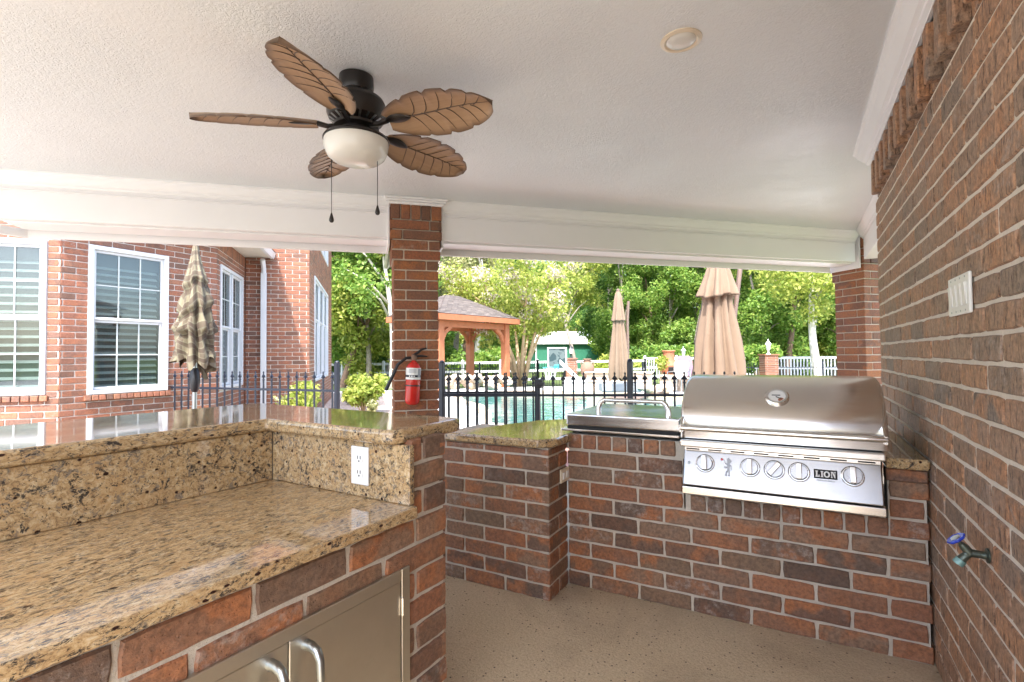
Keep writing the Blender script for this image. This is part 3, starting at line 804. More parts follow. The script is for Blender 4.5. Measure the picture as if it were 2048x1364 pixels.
# thermometer on the hood
tp = Vector((-.083,0,0)); i0 = 6; a_, b_ = Vector((0,*hp[5])), Vector((0,*hp[7])); tdir = (b_-a_).normalized(); tn = Vector((1,0,0)).cross(tdir).normalized()
if tn.y>0: tn = -tn
c_ = (a_+b_)*.5; c_.x = -.083; a2, b2 = Vector((0,*hp[4])), Vector((0,*hp[5]))
tdir = (Vector((0,*hp[6]))-Vector((0,*hp[4]))).normalized(); tn = Vector((1,0,0)).cross(tdir); tn = tn if tn.y<0 else -tn
c_ = Vector((-.083,*hp[5])); c_ = c_ - tn*.004
M_ = frame(c_, Vector((1,0,0)), tdir, tn)
tm = MB().lathe([(.050,.0),(.050,.008),(.044,.014),(.036,.014),(.036,.008),(0,.008)],32,M_,False).build('thermometer', MT['chrome'], hood, smooth='auto')
tm.parent = gr; tm.matrix_parent_inverse = wm(gr).inverted()
MB().lathe([(.0355,.0085),(0,.0085)],32,M_,False).build('dial', MT['white_plastic'], tm)
MB().box((-.002,-.006,.009),(.024,-.002,.0105),M_ @ Matrix.Rotation(-.5,4,'Z')).box((-.02,.004,.009),(.014,.008,.0105),M_).build('needle', MT['black_gap'], tm)
MB().prism([(.030*math.cos(a),.030*math.sin(a)) for a in (-1.3,-1.0,-.7,-.4)]+[(.016*math.cos(a),.016*math.sin(a)) for a in (-.4,-.7,-1.0,-1.3)], .0087,.0095,M_).build('hot_zone', MT['terracotta'], tm)
# handle
HZ = .882
MB().tube([(-.476,2.434,HZ),(.298,2.434,HZ)], .0125, 16).build('handle', MT['chrome'], gr, smooth='auto')
for xx in (-.478,.292):
    MB().prism([(2.425,HZ-.02),(2.447,HZ-.022),(2.50,HZ-.02),(2.50,HZ+.045),(2.49,HZ+.045),(2.44,HZ+.016),(2.425,HZ+.014)], xx-.004, xx+.008, Matrix(((0,0,1,0),(1,0,0,0),(0,1,0,0),(0,0,0,1)))).build('handle_bracket', st, gr, bevel=.002, seg=1)

# ================================================================== SIDE BURNER
sb = thing('side_burner', 'low stainless side burner with flat lid and arched handle left of grill', 'side burner', (-.8,2.85,.80))
MB().box((-1.125,2.545,.813),(-.505,3.19,.826)).build('flange', st, sb, bevel=.004)
MB().box((-1.095,2.563,.827),(-.512,3.17,.84)).build('gap', MT['black_gap'], sb)
MB().box((-1.100,2.556,.842),(-.505,3.175,.905)).build('lid', st, sb, bevel=.008, seg=3)
for xx in (-.965,-.588):
    MB().tube([(xx,2.70,.905),(xx,2.70,.93),(xx+(.012 if xx<-.8 else -.012),2.70,.958),(xx+(.03 if xx<-.8 else -.03),2.70,.972)], [.016,.014,.013,.012], 12).build('handle_post', st, sb, smooth='auto')
MB().tube([(-.94,2.70,.972),(-.613,2.70,.972)], .011, 14).build('handle', MT['chrome'], sb, smooth='auto')

# ================================================================== BAR
UX = Vector((math.cos(BAR_B), -math.sin(BAR_B), 0)); VY = Vector((math.sin(BAR_B), math.cos(BAR_B), 0))
def bp(u, v, z): return UX*u + VY*v + UPV*z
BM = frame((0,0,0), UX, VY, UPV)
bar = thing('bar_counter', 'L-shaped brick bar with speckled gold granite on two levels', 'counter', bp(-1.5,.6,0))
FU, VE = -1.061, 1.305
DV0, DV1, DZ = .335, 1.127, .61             # door frame extents along the front
brick_wall(bar, bp(FU,-1.4,0), VY, UX, VE+1.4, .105-COURSE*2+.0, .745, bm_, mo, openings=[(DV0+1.4, DV1+1.4, .06, DZ)], phase=.155, thick=.09, D=.04, rough=1.6, jit=.0025, part=lambda p: p.y > -.1)
# the stub of wall that carries the raised end
brick_wall(bar, bp(FU,1.142,0), VY, UX, VE-1.142, .745, .955, bm_, mo, phase=.06, thick=.09, D=.04, rough=1.6, core=True)
brick_wall(bar, bp(FU,VE,0), -UX, VY, 1.25, .105-COURSE*2, .955, bm_, mo, phase=.05, thick=.1, D=.03, part=lambda p: True)
# granite
MB().prism([(FU+.038,-1.5),(FU+.038,1.128),(FU+.03,1.134),(-1.715,1.134),(-1.715,-1.5)], .752, .785, BM).build('lower_top', MT['granite_top'], bar, bevel=.012, seg=4)
MB().box((-1.73,-1.5,.7855),(-1.708,1.118,.9605),BM).build('backsplash', MT['granite_splash'], bar, bevel=.002, seg=1)
MB().box((-1.7075,1.118,.7857),(-1.045,1.139,.9605),BM).build('end_splash', MT['granite_splash'], bar, bevel=.002, seg=1)
rt_ = [(-1.695,-1.5),(-1.695,1.087),(-1.125,1.087),(-1.092,1.098),(-1.078,1.13),(-1.085,1.40),(-1.095,1.43),(-1.125,1.445),(-2.30,1.465),(-2.345,1.42),(-2.36,-1.5)]
MB().prism(rt_, .9615, 1.005, BM).build('raised_top', MT['granite_top'], bar, bevel=.013, seg=4)
MB().box((-2.20,-1.5,0),(-1.731,1.20,.96),BM).box((-1.7305,1.14,0),(-1.16,1.21,.96),BM).build('core', mo, bar)
# steel double doors
fr = MB()
for lo,hi in (((FU-.01,DV0,.05),(FU+.008,DV0+.033,DZ)),((FU-.01,DV1-.033,.05),(FU+.008,DV1,DZ)),((FU-.01,DV0+.0331,DZ-.032),(FU+.008,DV1-.0331,DZ)),((FU-.01,DV0+.0331,.05),(FU+.008,DV1-.0331,.085))): fr.box(lo,hi,BM)
fr.build('door_frame', MT['steel_door'], bar, bevel=.0015, seg=1)
MB().box((FU-.03,DV0+.02,.06),(FU-.012,DV1-.02,DZ-.01),BM).build('cabinet_shade', MT['black_gap'], bar)
mid = .733
for k_,(a,b_) in enumerate(((DV0+.035,mid-.0015),(mid+.0015,DV1-.035))):
    dr = MB().box((FU-.008,a,.088),(FU+.005,b_,DZ-.0345),BM).build('door', MT['steel_door'], bar, bevel=.002, seg=1)
    hv = mid+(-.045 if k_==0 else .045); zt, zb = .548, .36
    MB().tube([bp(FU+.005,hv,zt),bp(FU+.025,hv,zt+.002),bp(FU+.045,hv,zt-.004),bp(FU+.056,hv,zt-.022),bp(FU+.058,hv,zt-.06),bp(FU+.058,hv,zb+.06),bp(FU+.056,hv,zb+.022),bp(FU+.045,hv,zb+.004),bp(FU+.005,hv,zb)], [.013,.0115,.0105,.0095,.009,.009,.0095,.0105,.013], 12).build('handle', MT['dull_metal'], dr, smooth='auto')
for zz in (.478,.15): MB().box((FU+.005,DV1-.036,zz),(FU+.013,DV1-.029,zz+.052),BM).build('hinge', MT['chrome'], bar, bevel=.002, seg=1)
# outlet on the end splash
ou = thing('outlet', 'white double outlet on the granite splash under the raised bar', 'outlet', bp(-1.25,1.115,.82))
MB().box((-1.288,1.112,.824),(-1.211,1.1177,.942),BM).build('cover_plate', MT['white_plastic'], ou, bevel=.002, seg=2)
for zz in (.861,.906):
    rc = MB().prism([(.0165*math.cos(a)*1.0, .0185*max(-.78,min(.78,math.sin(a)))) for a in [2*PI*i/20 for i in range(20)]], 0, .002, frame(bp(-1.2495,1.1119,zz), UX, UPV, -VY)).build('receptacle', MT['white_plastic'], ou, bevel=.0006, seg=1)
    for dx in (-.006,.006): MB().box((-1.2495+dx-.0012,1.1092,zz-.002),(-1.2495+dx+.0012,1.1101,zz+.008),BM).build('slot', MT['black_gap'], rc)
    MB().lathe([(.0028,0),(.0028,.0007),(0,.0007)],8,frame(bp(-1.2495,1.1100,zz-.0085), UX, UPV, -VY),False).build('slot', MT['black_gap'], rc)

# ================================================================== SMALL THINGS ON THE WALLS AND CEILING
sw = thing('switch_plate', 'white switch plate with four rockers on the brown brick wall', 'switch', (XR,2.03,1.33))
MB().box((XR-.010,1.915,1.334),(XR-.001,2.143,1.455)).build('cover_plate', MT['white_plastic'], sw, bevel=.004, seg=3)
for i in range(4):
    yy = 1.953+i*.0503; a = MB().box((XR-.0125,yy-.017,1.361),(XR-.0101,yy+.017,1.428)).build('rocker_frame', MT['white_plastic'], sw, bevel=.001, seg=1)
    MB().add([(XR-.013,yy-.015,1.363),(XR-.013,yy+.015,1.363),(XR-.0165,yy+.015,1.426),(XR-.0165,yy-.015,1.426),(XR-.0128,yy-.015,1.426),(XR-.0128,yy+.015,1.426)], [(0,1,2,3),(3,2,5,4),(0,3,4),(1,5,2)]).build('rocker', MT['white_plastic'], a)
    for zz in (1.345,1.444): MB().lathe([(.003,.0),(.003,.001),(0,.0012)],8,frame((XR-.0101,yy,zz),(0,1,0),(0,0,1),(-1,0,0)),False).build('screw', MT['dull_metal'], sw)
VS = .66
va = thing('hose_valve', 'old brass hose valve with blue handwheel on the brick wall', 'valve', (XR,1.86,.66))
W0 = Vector((XR,1.858,.664)); X1 = Vector((-1,0,0))
MB().lathe([(.030,0),(.030,.006),(.016,.010),(.014,.03)],20,frame(W0+X1*.001,(0,1,0),(0,0,1),X1)).build('flange', MT['brass_old'], va, smooth='auto')
MB().tube([W0+X1*.02, W0+X1*.055+UPV*.002, W0+X1*.075+Vector((0,.004,-.006))], [.014,.017,.019], 14).build('body', MT['brass_old'], va, smooth='auto')
MB().tube([W0+X1*.062, W0+X1*.080-UPV*.02, W0+X1*.092-UPV*.036], [.015,.016,.019], 14).build('spout', MT['brass_old'], va, smooth='auto')
MB().tube([W0+X1*.088-UPV*.031, W0+X1*.102-UPV*.050], .0205, 14).build('outlet_thread', MT['verdigris'], va, smooth='auto')
ax = (X1*.62+UPV*.78).normalized()
MB().tube([W0+X1*.06, W0+X1*.06+ax*.03, W0+X1*.06+ax*.045], [.018,.0165,.0125], 14).build('bonnet', MT['brass_old'], va, smooth='auto')
MB().tube([W0+X1*.06+ax*.043, W0+X1*.06+ax*.066], .008, 10).build('stem', MT['brass_old'], va)
M_ = frame(W0+X1*.06+ax*.064, (0,1,0), ax.cross(Vector((0,1,0))), ax)
MB().lathe([(.024,.0),(.034,.001),(.037,.006),(.034,.011),(.024,.010)],40,M_,True,lambda a,z: 1+.05*math.cos(8*a)).build('handwheel', MT['blue_paint'], va, smooth='auto')
MB().lathe([(.019,.010),(.017,.0125),(0,.013)],18,M_,True,lambda a,z: 1+.1*math.cos(6*a)).build('wheel_disc', MT['dull_metal'], va)

for c_o in va.children:
    for v_ in c_o.data.vertices: v_.co = W0+(v_.co-W0)*VS
cl = thing('recessed_light', 'round white recessed light in the textured ceiling', 'ceiling light', (-.378,2.085,CEIL))
M_ = Matrix.Translation((-.378,2.085,CEIL)) @ Matrix.Rotation(PI,4,'X')
MB().lathe([(.080,0),(.080,.004),(.066,.009),(.060,.006),(.056,-.0),(.054,-.0)],36,M_,False).build('trim_ring', MT['ivory_plastic'], cl, smooth='auto')
MB().lathe([(.058,.001),(.058,.004),(.050,.011),(.03,.014),(0,.015)],36,M_,False).build('lens', MT['glass_white'], cl, smooth='auto')
MB().lathe([(.0600,.0012),(.0535,.0012)],36,M_,False).build('shadow_gap', MT['dull_metal'], cl)

# fire extinguisher on the column
ex = thing('fire_extinguisher', 'red fire extinguisher with black hose hung on the brick column', 'fire extinguisher', bl(.03,-.25,.73))
colf = hit(824,770, bl(0,-.24,0), D2); c0 = Vector((colf.x,colf.y,0))
zb_ = hit(824,810, bl(0,-.24,0), D2).z; zt_ = hit(828,724, bl(0,-.24,0), D2).z; R_ = .057
MT_ = Matrix.Translation((c0.x,c0.y,zb_)) @ Matrix.Rotation(math.radians(2.5),4,D2)
hh = zt_-zb_
MB().lathe([(.0,.0),(.035,.003),(.050,.014),(R_,.035),(R_,hh-.05),(.052,hh-.03),(.036,hh-.012),(.020,hh),(.016,hh+.012),(0,hh+.012)],32,MT_,False).build('cylinder', MT['red_paint'], ex, smooth='auto')
lab = MB().lathe([(R_+.0008,hh-.135),(R_+.0008,hh-.045)],32,MT_,False).build('label_band', MT['white_plastic'], ex, smooth=True)
MB().lathe([(R_+.0014,hh-.118),(R_+.0014,hh-.100)],32,MT_,False).build('dark_band', MT['fence_paint'], lab, smooth=True)
ca = math.atan2(-D2.y,-D2.x)
tx = MB()
def patch(r, a0, a1, z0, z1, mb):
    n_ = 6; vs = []
    for z in (z0,z1):
        for i in range(n_+1):
            a = ca+a0+(a1-a0)*i/n_; vs.append(MT_ @ Vector((r*math.cos(a), r*math.sin(a), z)))
    mb.add(vs, [(i,i+1,n_+2+i,n_+1+i) for i in range(n_)])
for i in range(6): patch(R_+.0016, -.75, .35-.1*(i%2), hh-.056-i*.0055, hh-.0535-i*.0055, tx)
tx.build('print_lines', MT['grey_box'], lab)
tx = MB()
for i,a0 in enumerate((-.65,-.35,-.05)): patch(R_+.002, a0, a0+.18, hh-.114, hh-.104, tx)
tx.build('pictograms', MT['white_plastic'], lab)
tx = MB(); patch(R_+.0016, .55, 1.1, hh-.118, hh-.05, tx); tx.build('side_panel', MT['grey_box'], lab)
vt = MT_ @ Vector((0,0,hh+.012)); lft = -D1
MB().lathe([(.021,0),(.024,.006),(.024,.028),(.018,.040),(.010,.046)],16,Matrix.Translation(vt)).build('valve_head', MT['clay_pot'], ex, smooth='auto')
MB().tube([vt+UPV*.038+lft*.01, vt+UPV*.06-lft*.03, vt+UPV*.085-lft*.06, vt+UPV*.095-lft*.10], [.010,.011,.009,.006], 8).build('lever', MT['black_metal'], ex, smooth='auto')
MB().tube([vt+UPV*.032-lft*.015, vt+UPV*.036-lft*.06, vt+UPV*.030-lft*.105], [.009,.009,.006], 8).build('carry_handle', MT['black_metal'], ex, smooth='auto')
MB().tube([vt+UPV*.022+lft*.02, vt+UPV*.02+lft*.06-D2*.02, vt-UPV*.03+lft*.125-D2*.03, vt-UPV*.12+lft*.165-D2*.03, vt-UPV*.225+lft*.215-D2*.03], [.010,.011,.012,.012,.014], 10).build('hose', MT['black_metal'], ex, smooth='auto')
bz = MT_ @ Vector((0,0,hh*.46)); MB().lathe([(R_+.002,hh*.44),(R_+.002,hh*.47)],28,MT_,False).build('strap', MT['black_metal'], ex)
MB().bar(bz-D2*-.055, bz+D2*.075, .03, .02).build('bracket', MT['black_metal'], ex)

# ================================================================== CEILING FAN
FC = Vector((-1.697,1.627,0))
fan = thing('ceiling_fan', 'dark bronze ceiling fan with five carved palm-leaf blades and white globe', 'ceiling fan', (FC.x,FC.y,CEIL))
FM = Matrix.Translation(FC)
MB().lathe([(.060,CEIL),(.074,CEIL-.004),(.076,CEIL-.05),(.070,CEIL-.072),(.066,CEIL-.078)],32,FM).build('canopy', MT['bronze'], fan, smooth='auto')
mo_ = MB().lathe([(.070,CEIL-.075),(.085,CEIL-.085),(.118,CEIL-.108),(.127,CEIL-.125),(.128,CEIL-.128),(.128,CEIL-.175),(.118,CEIL-.198),(.085,CEIL-.215),(.060,CEIL-.222)],40,FM).build('motor', MT['bronze'], fan, smooth='auto')
for i in range(20):
    a = 2*PI*i/20; ca_, sa_ = math.cos(a), math.sin(a)
    MB().bar(FC+Vector((.117*ca_,.117*sa_,CEIL-.200)), FC+Vector((.088*ca_,.088*sa_,CEIL-.2155)), .010, .002).build('vent', MT['dull_metal'], mo_)
MB().lathe([(.050,CEIL-.218),(.098,CEIL-.222),(.098,CEIL-.234),(.064,CEIL-.238),(.064,CEIL-.275),(.055,CEIL-.276)],32,FM).build('switch_housing', MT['bronze'], fan, smooth='auto')
MB().lathe([(.060,CEIL-.268),(.10,CEIL-.270),(.138,CEIL-.280),(.144,CEIL-.290),(.143,CEIL-.296),(.136,CEIL-.296)],40,FM).build('globe_ring', MT['bronze'], fan, smooth='auto')
MB().lathe([(.139,CEIL-.288),(.140,CEIL-.310),(.136,CEIL-.335),(.124,CEIL-.362),(.103,CEIL-.380),(.07,CEIL-.392),(.03,CEIL-.397),(0.001,CEIL-.398)],40,FM,False).build('globe', MT['glass_white'], fan, smooth=True)
def blade_outline():
    pts = []; N = 44
    for sgn in (1,-1):
        seq = []
        for i in range(N+1):
            t = i/N
            wd = .130*math.sin(PI*min(1,(t*.95+.045))**1.02)**.50 if t < 1 else 0
            for nc in ((.30,.52,.74) if sgn>0 else (.24,.47,.68,.84)):
                d = t-nc
                if 0 <= d < .055: wd *= 1-.13*(1-d/.055)
            seq.append((t, sgn*wd))
        pts.append(seq)
    return pts
up_, dn_ = blade_outline()
def blade_mesh():
    L0, Ln = .165, .50; mb = MB(); rows = len(up_); K = 9; vs = []; ed = []
    for i in range(rows):
        t = up_[i][0]; a, b = dn_[i][1], up_[i][1]
        for j in range(K):
            q = j/(K-1); y = a+(b-a)*q; e = abs(q-.5)*2
            z = -.020*e*e - .012*(t-.5)**2*4*0 - .02*t*t
            vs.append((L0+Ln*t, y, z)); ed.append(max(0,(e-.72)/.28)**1.2 if t<.93 else max((e-.72)/.28, (t-.93)/.07))
    n1 = len(vs); vs += [(x,y,z+.006) for x,y,z in vs]; ed += ed
    fs = []
    for i in range(rows-1):
        for j in range(K-1):
            a = i*K+j; fs.append((a,a+1,a+K+1,a+K)); fs.append((n1+a,n1+a+K,n1+a+K+1,n1+a+1))
        fs.append((i*K,i*K+K,n1+i*K+K,n1+i*K)); fs.append((i*K+K-1,n1+i*K+K-1,n1+i*K+2*K-1,i*K+2*K-1))
    for j in range(K-1):
        fs.append((j,n1+j,n1+j+1,j+1)); a=(rows-1)*K+j; fs.append((a,a+1,n1+a+1,n1+a))
    me = mb.add(vs,fs).mesh('blade', MT['leaf_wood'], smooth=False, fix=False)
    at_ = me.attributes.new('edge','FLOAT','POINT'); at_.data.foreach_set('value', [min(1,max(0,e)) for e in ed])
    shade(me,'auto')
    return me
bme = blade_mesh()
def bz_(t, y, i=None):
    k_ = min(len(up_)-1, int(t*(len(up_)-1))); hwd = max(1e-3, abs(up_[k_][1])); e = min(1, abs(y)/hwd); return -.020*e*e-.02*t*t-.0015
vn = MB(); L0, Ln = .165, .50
vn.tube([(L0+Ln*t, .006*math.sin(6*t), bz_(t,0)) for t in [.2+.76*i/14 for i in range(15)]], [.0032-.0022*i/14 for i in range(15)], 6)
for i,t0 in enumerate((.22,.34,.46,.58,.70,.80)):
    for sg in (1,-1):
        pts = []
        for q in range(7):
            s_ = q/6; t = t0+(.03 if sg<0 else 0)+.11*s_**.7; k_ = min(len(up_)-1, int(t*(len(up_)-1))); hw_ = abs((up_ if sg>0 else dn_)[k_][1])
            y = sg*hw_*.86*s_**1.15; pts.append((L0+Ln*t, y, bz_(t,y)))
        vn.tube(pts, [.0022-.0014*q/6 for q in range(7)], 5)
vme = vn.mesh('vein', MT['vein_dark'], smooth=True)
am = MB()
am.tube([(.075,0,-.008),(.12,0,-.014),(.165,0,-.006)], [.012,.011,.012], 8)
am2 = MB(); nn = 18; vs = []; ww = .026
for i in range(nn+1):
    t = i/nn; wd = ww*math.sin(PI*t)**.8+.001; x = .150+.135*t
    for j in range(7):
        q = j/6*2-1; vs.append((x, q*wd, -.004-.010*math.sqrt(max(0,1-q*q))*math.sin(PI*t)**.5-.01*t*t))
am.add(vs, [(i*7+j,i*7+j+1,(i+1)*7+j+1,(i+1)*7+j) for i in range(nn) for j in range(6)])
ame = am.mesh('blade_arm', MT['bronze'], smooth='auto')
for i in range(5):
    a = math.radians(8+72*i)
    Mb = FM @ Matrix.Translation((0,0,CEIL-.222)) @ Matrix.Rotation(a,4,'Z') @ Matrix.Rotation(math.radians(-16),4,'X')
    o = link('blade', bme, fan); o.matrix_basis = Mb
    v_ = link('vein', vme, o); v_.matrix_parent_inverse = Matrix.Identity(4); v_.matrix_basis = Matrix.Identity(4)
    q_ = link('blade_arm', ame, fan); q_.matrix_basis = Mb
for (px,py) in ((663,440),(755,425)):
    e_ = hit(px,py,FC,FW-UPV*FW.z); 
    top_ = Vector((e_.x,e_.y,CEIL-.26)); ch = MB().tube([top_, e_+UPV*.03], .0016, 6).build('pull_chain', MT['bronze'], fan)
    MB().lathe([(.001,.035),(.004,.028),(.010,.006),(.011,-.002),(.007,-.010),(.001,-.012)],14,Matrix.Translation(e_)).build('fob', MT['bronze'], ch, smooth='auto')
# ================================================================== THE HOUSE
HB = Vector((-7.766,2.693,0))                      # corner between the left face and the bay front
hs = thing('brick_house', 'red brick house with white framed windows behind the iron fence', 'house', HB)
BMAT, MMAT = MT['brick_house'], MT['mortar_house']
Y1 = 4.60
BB = Vector((HB.x, Y1, 0)); CC = hit(490,660,BB,D1); CC.z = 0
DDp = hit(619,660,CC,D2); DDp.z = 0
EE = hit(663,660,DDp,D1); EE.z = 0
Z0, ZT = -.35, 3.2
def window(u0, u1, z0, z1, O, u, n, cols, slats, mull=1, upper=.5, grid=2):
    """double hung window(s); O,u,n as for the wall"""
    O = Vector(O); u = Vector(u); n = Vector(n)
    M_ = frame((O.x,O.y,0), u, n, UPV)
    wi = MB().box((u0+.05,-.115,z0+.05),(u1-.05,-.112,z1-.05),M_).build('window', MT['dark_room'], hs)
    f = .055
    MB().box((u0,-.10,z0),(u0+f,.022,z1),M_).box((u1-f,-.10,z0),(u1,.022,z1),M_).box((u0+f+.0005,-.10,z1-f),(u1-f-.0005,.022,z1),M_).box((u0+f+.0005,-.10,z0),(u1-f-.0005,.026,z0+f*.9),M_).build('frame', MT['white_vinyl'], wi, bevel=.006, seg=2)
    w_ = (u1-u0-2*f)/mull
    for q in range(mull):
        a, b = u0+f+q*w_, u0+f+(q+1)*w_
        if q: MB().box((a-.03,-.095,z0+f),(a+.03,.012,z1-f),M_).build('mullion', MT['white_vinyl'], wi, bevel=.004, seg=1); a += .03
        if q < mull-1: b -= .03
        zm = z0+f+(z1-z0-2*f)*upper
        for (za,zb,yy,g) in ((zm,z1-f,-.035,grid),(z0+f,zm,-.060,grid)):
            s_ = MB(); t = .034
            s_.box((a,yy-.02,za),(a+t,yy+.02,zb),M_).box((b-t,yy-.02,za),(b,yy+.02,zb),M_).box((a+t+.0005,yy-.02,zb-t),(b-t-.0005,yy+.02,zb),M_).box((a+t+.0005,yy-.02,za),(b-t-.0005,yy+.02,za+t),M_)
            s_.build('sash', MT['white_vinyl'], wi, bevel=.004, seg=1)
            MB().box((a+t,yy-.004,za+t),(b-t,yy+.001,zb-t),M_).build('pane', MT['glass'], wi)
            mu = MB()
            for c in range(1,cols): xx = a+t+(b-a-2*t)*c/cols; mu.box((xx-.008,yy+.002,za+t),(xx+.008,yy+.008,zb-t),M_)
            for r_ in range(1,g): zz = za+t+(zb-za-2*t)*r_/g; mu.box((a+t,yy+.002,zz-.008),(b-t,yy+.0075,zz+.008),M_)
            if mu.v: mu.build('muntin', MT['shutter'], wi)
        nn_ = int((z1-z0-.2)/slats) if slats else 0
        for r_ in range(nn_):
            zz = z0+.10+r_*slats
            o_ = MB().box((a+.05,-.004,-.028),(b-.05,.004,.028)).build('slat', MT['shutter'], wi)
            o_.matrix_basis = M_ @ Matrix.Translation((0,-.100,zz)) @ Matrix.Rotation(math.radians(48),4,'X')
    return (u0,u1,z0,z1)
# bay front (faces +x)
w1 = (HB.y+.29-HB.y, .0, 0, 0)
wy0, wy1 = 2.968-HB.y, 3.902-HB.y
W1 = (wy0, wy1, .775, 2.672)
bud = [300]
vis = lambda p: p.z > .25
brick_wall(hs, HB, (0,1,0), (1,0,0), BB.y-HB.y, Z0, Z0+45*COURSE, BMAT, MMAT, openings=[W1], phase=.03, part=vis, budget=bud, thick=.15, proud=.008, D=.05)
window(*W1, HB, (0,1,0), (1,0,0), 3, .085)
for i in range(13):
    yy = HB.y+wy0-.04+(wy1-wy0+.08)*(i+.5)/13
    o = link('sill_brick', brick_mesh(.068,.065,.09,BMAT,i%3,True), hs); o.matrix_basis = Matrix.Translation((HB.x+.035,yy,.735)) @ Matrix.Rotation(-PI/2,4,'Z') @ Matrix.Rotation(.12,4,'X')
# left face (faces the porch diagonally)
LA = HB - D1*1.6
lw0 = 1.6-.62; W0_ = (.55, 1.6-.135, .80, 2.66)
brick_wall(hs, LA, D1, -D2, 1.6, Z0, Z0+45*COURSE, BMAT, MMAT, openings=[W0_], phase=.06, part=vis, budget=bud, thick=.15, proud=.008, D=.05)
window(*W0_, LA, D1, -D2, 3, .10)
for i in range(11):
    c = LA + D1*(.52+(.98)*(i+.5)/11); o = link('sill_brick', brick_mesh(.078,.065,.09,BMAT,i%3,True), hs)
    o.matrix_basis = Matrix.Translation((c.x,c.y,.755)-D2*-.0+(-D2)*.035 if False else Vector((c.x,c.y,.757))-D2*.035) @ frame((0,0,0), D1, D2*-1, UPV.copy()) @ Matrix.Rotation(PI if False else 0,4,'Z')
# second bay face, receding, with the double window
Lb = (CC-BB).length
W2 = (.16+.0, Lb-.22, .72, 2.70)
brick_wall(hs, BB, D2, D1, Lb, Z0, Z0+41*COURSE, BMAT, MMAT, openings=[W2], phase=.1, part=vis, budget=bud, thick=.15, proud=.008, D=.05)
window(*W2, BB, D2, D1, 2, .10, 2)
n_ = int(Lb/.08)
for i in range(n_):
    c = BB + D2*(Lb*(i+.5)/n_) + UPV*(Z0+41*COURSE+.10); place_brick(hs, c, D2*-1 if D2.cross(D1).z<0 else D2, D1, Lb/n_-.009, .19, BMAT, D=.08)
# wall facing us, sunlit
Ld = (DDp-CC).length
brick_wall(hs, CC, D1, -D2, Ld, Z0, Z0+80*COURSE, BMAT, MMAT, phase=.07, part=lambda p: .25 < p.z < 3.6, budget=bud, thick=.15, proud=.008, D=.05)
# long receding wall with windows
Le = (EE-DDp).length
def uat(px): return (hit(px,660,DDp,D1)-DDp).dot(D2)
W3 = (uat(628.5), uat(655), .70, 2.95); W4 = (uat(629), uat(655), 3.75, 5.4)
brick_wall(hs, DDp, D2, D1, Le, Z0, Z0+80*COURSE, BMAT, MMAT, openings=[W3,W4], phase=.05, part=lambda p: False, thick=.15, proud=.008, D=.05)
window(*W3, DDp, D2, D1, 1, 0, 3, .6, 1); window(*W4, DDp, D2, D1, 1, 0, 3, .5, 1)
brick_wall(hs, EE, -D1, D2, 4.0, Z0, Z0+80*COURSE, BMAT, MMAT, part=lambda p: False, thick=.15, D=.05)
# house body so that no light leaks, and the bay eave with its gutter
mb = MB(); body = [LA-D1*3, HB, BB, CC, DDp, EE, EE-D1*6, LA-D1*3+Vector((-6,2,0))]
inn = []
ctr = sum((Vector(b) for b in body), Vector())/len(body)
for b in body:
    d = (ctr-b); d.z = 0; inn.append(b + d.normalized()*.45)
MB().prism([(p.x,p.y) for p in inn], Z0, 6.0).build('inner_wall', MT['dark_room'], hs)
ez = Z0+41*COURSE+.205
ov = .42
e0 = HB - D1*.4 + Vector((1,0,0))*ov*.9; e1 = BB + Vector((ov,0,0)) + D1*.0 + Vector((0,.17,0)); e2 = CC + D1*ov + D2*-.0
sof = [HB+Vector((-.3,-.3,0)), e0, e1, e2, CC-D1*.3, HB+Vector((-2,1,0))]
MB().prism([(p.x,p.y) for p in sof], ez, ez+.03).build('soffit', MT['soffit'], hs)
for (a,b) in ((e0,e1),(e1,e2)):
    d = (b-a).normalized(); o_ = Vector((d.y,-d.x,0))
    MB().sweep([(0,.0),(.02,-.02),(.075,-.02),(.095,.03),(.11,.09),(.098,.09),(.085,.04),(.02,.0),(.02,.16),(0,.16)], a+UPV*ez, b+UPV*ez, o_).build('gutter', MT['white_vinyl'], hs)
rf = [HB+Vector((-.2,-.2,0)), e0+Vector((.1,0,0)), e1+Vector((.1,.04,0)), e2+D1*.1, CC-D1*.2]
mb = MB(); nrf = len(rf); apx = Vector((-10.2,4.6,5.0)); mb.add([p+UPV*(ez+.12) for p in rf]+[apx], [(i,(i+1)%nrf,nrf) for i in range(nrf)]); mb.build('bay_roof', MT['shingles'], hs)
# downspout at the inner corner
dp = hit(527,660,CC-D2*.06,D2); dp.z = 0
MB().box((-.05,-.035,Z0),(.05,.035,ez-.30), Matrix.Translation(dp) @ Matrix.Rotation(PI/4,4,'Z')).build('downspout', MT['white_vinyl'], hs, bevel=.01)
MB().tube([dp+UPV*(ez-.32), dp+UPV*(ez-.22), dp-D2*.12+UPV*(ez-.06)], .045, 8).build('spout_elbow', MT['white_vinyl'], hs, smooth='auto')

# ================================================================== IRON FENCE AND GATE
FPm = MT['fence_paint']
PZ, RZ, TOP = 1.04, .81, .94
pk = MB().box((-.0085,-.0085,-.25),(.0085,.0085,.925))
pk.lathe([(.010,.925),(.016,.93),(.016,.938),(.009,.945)],8)
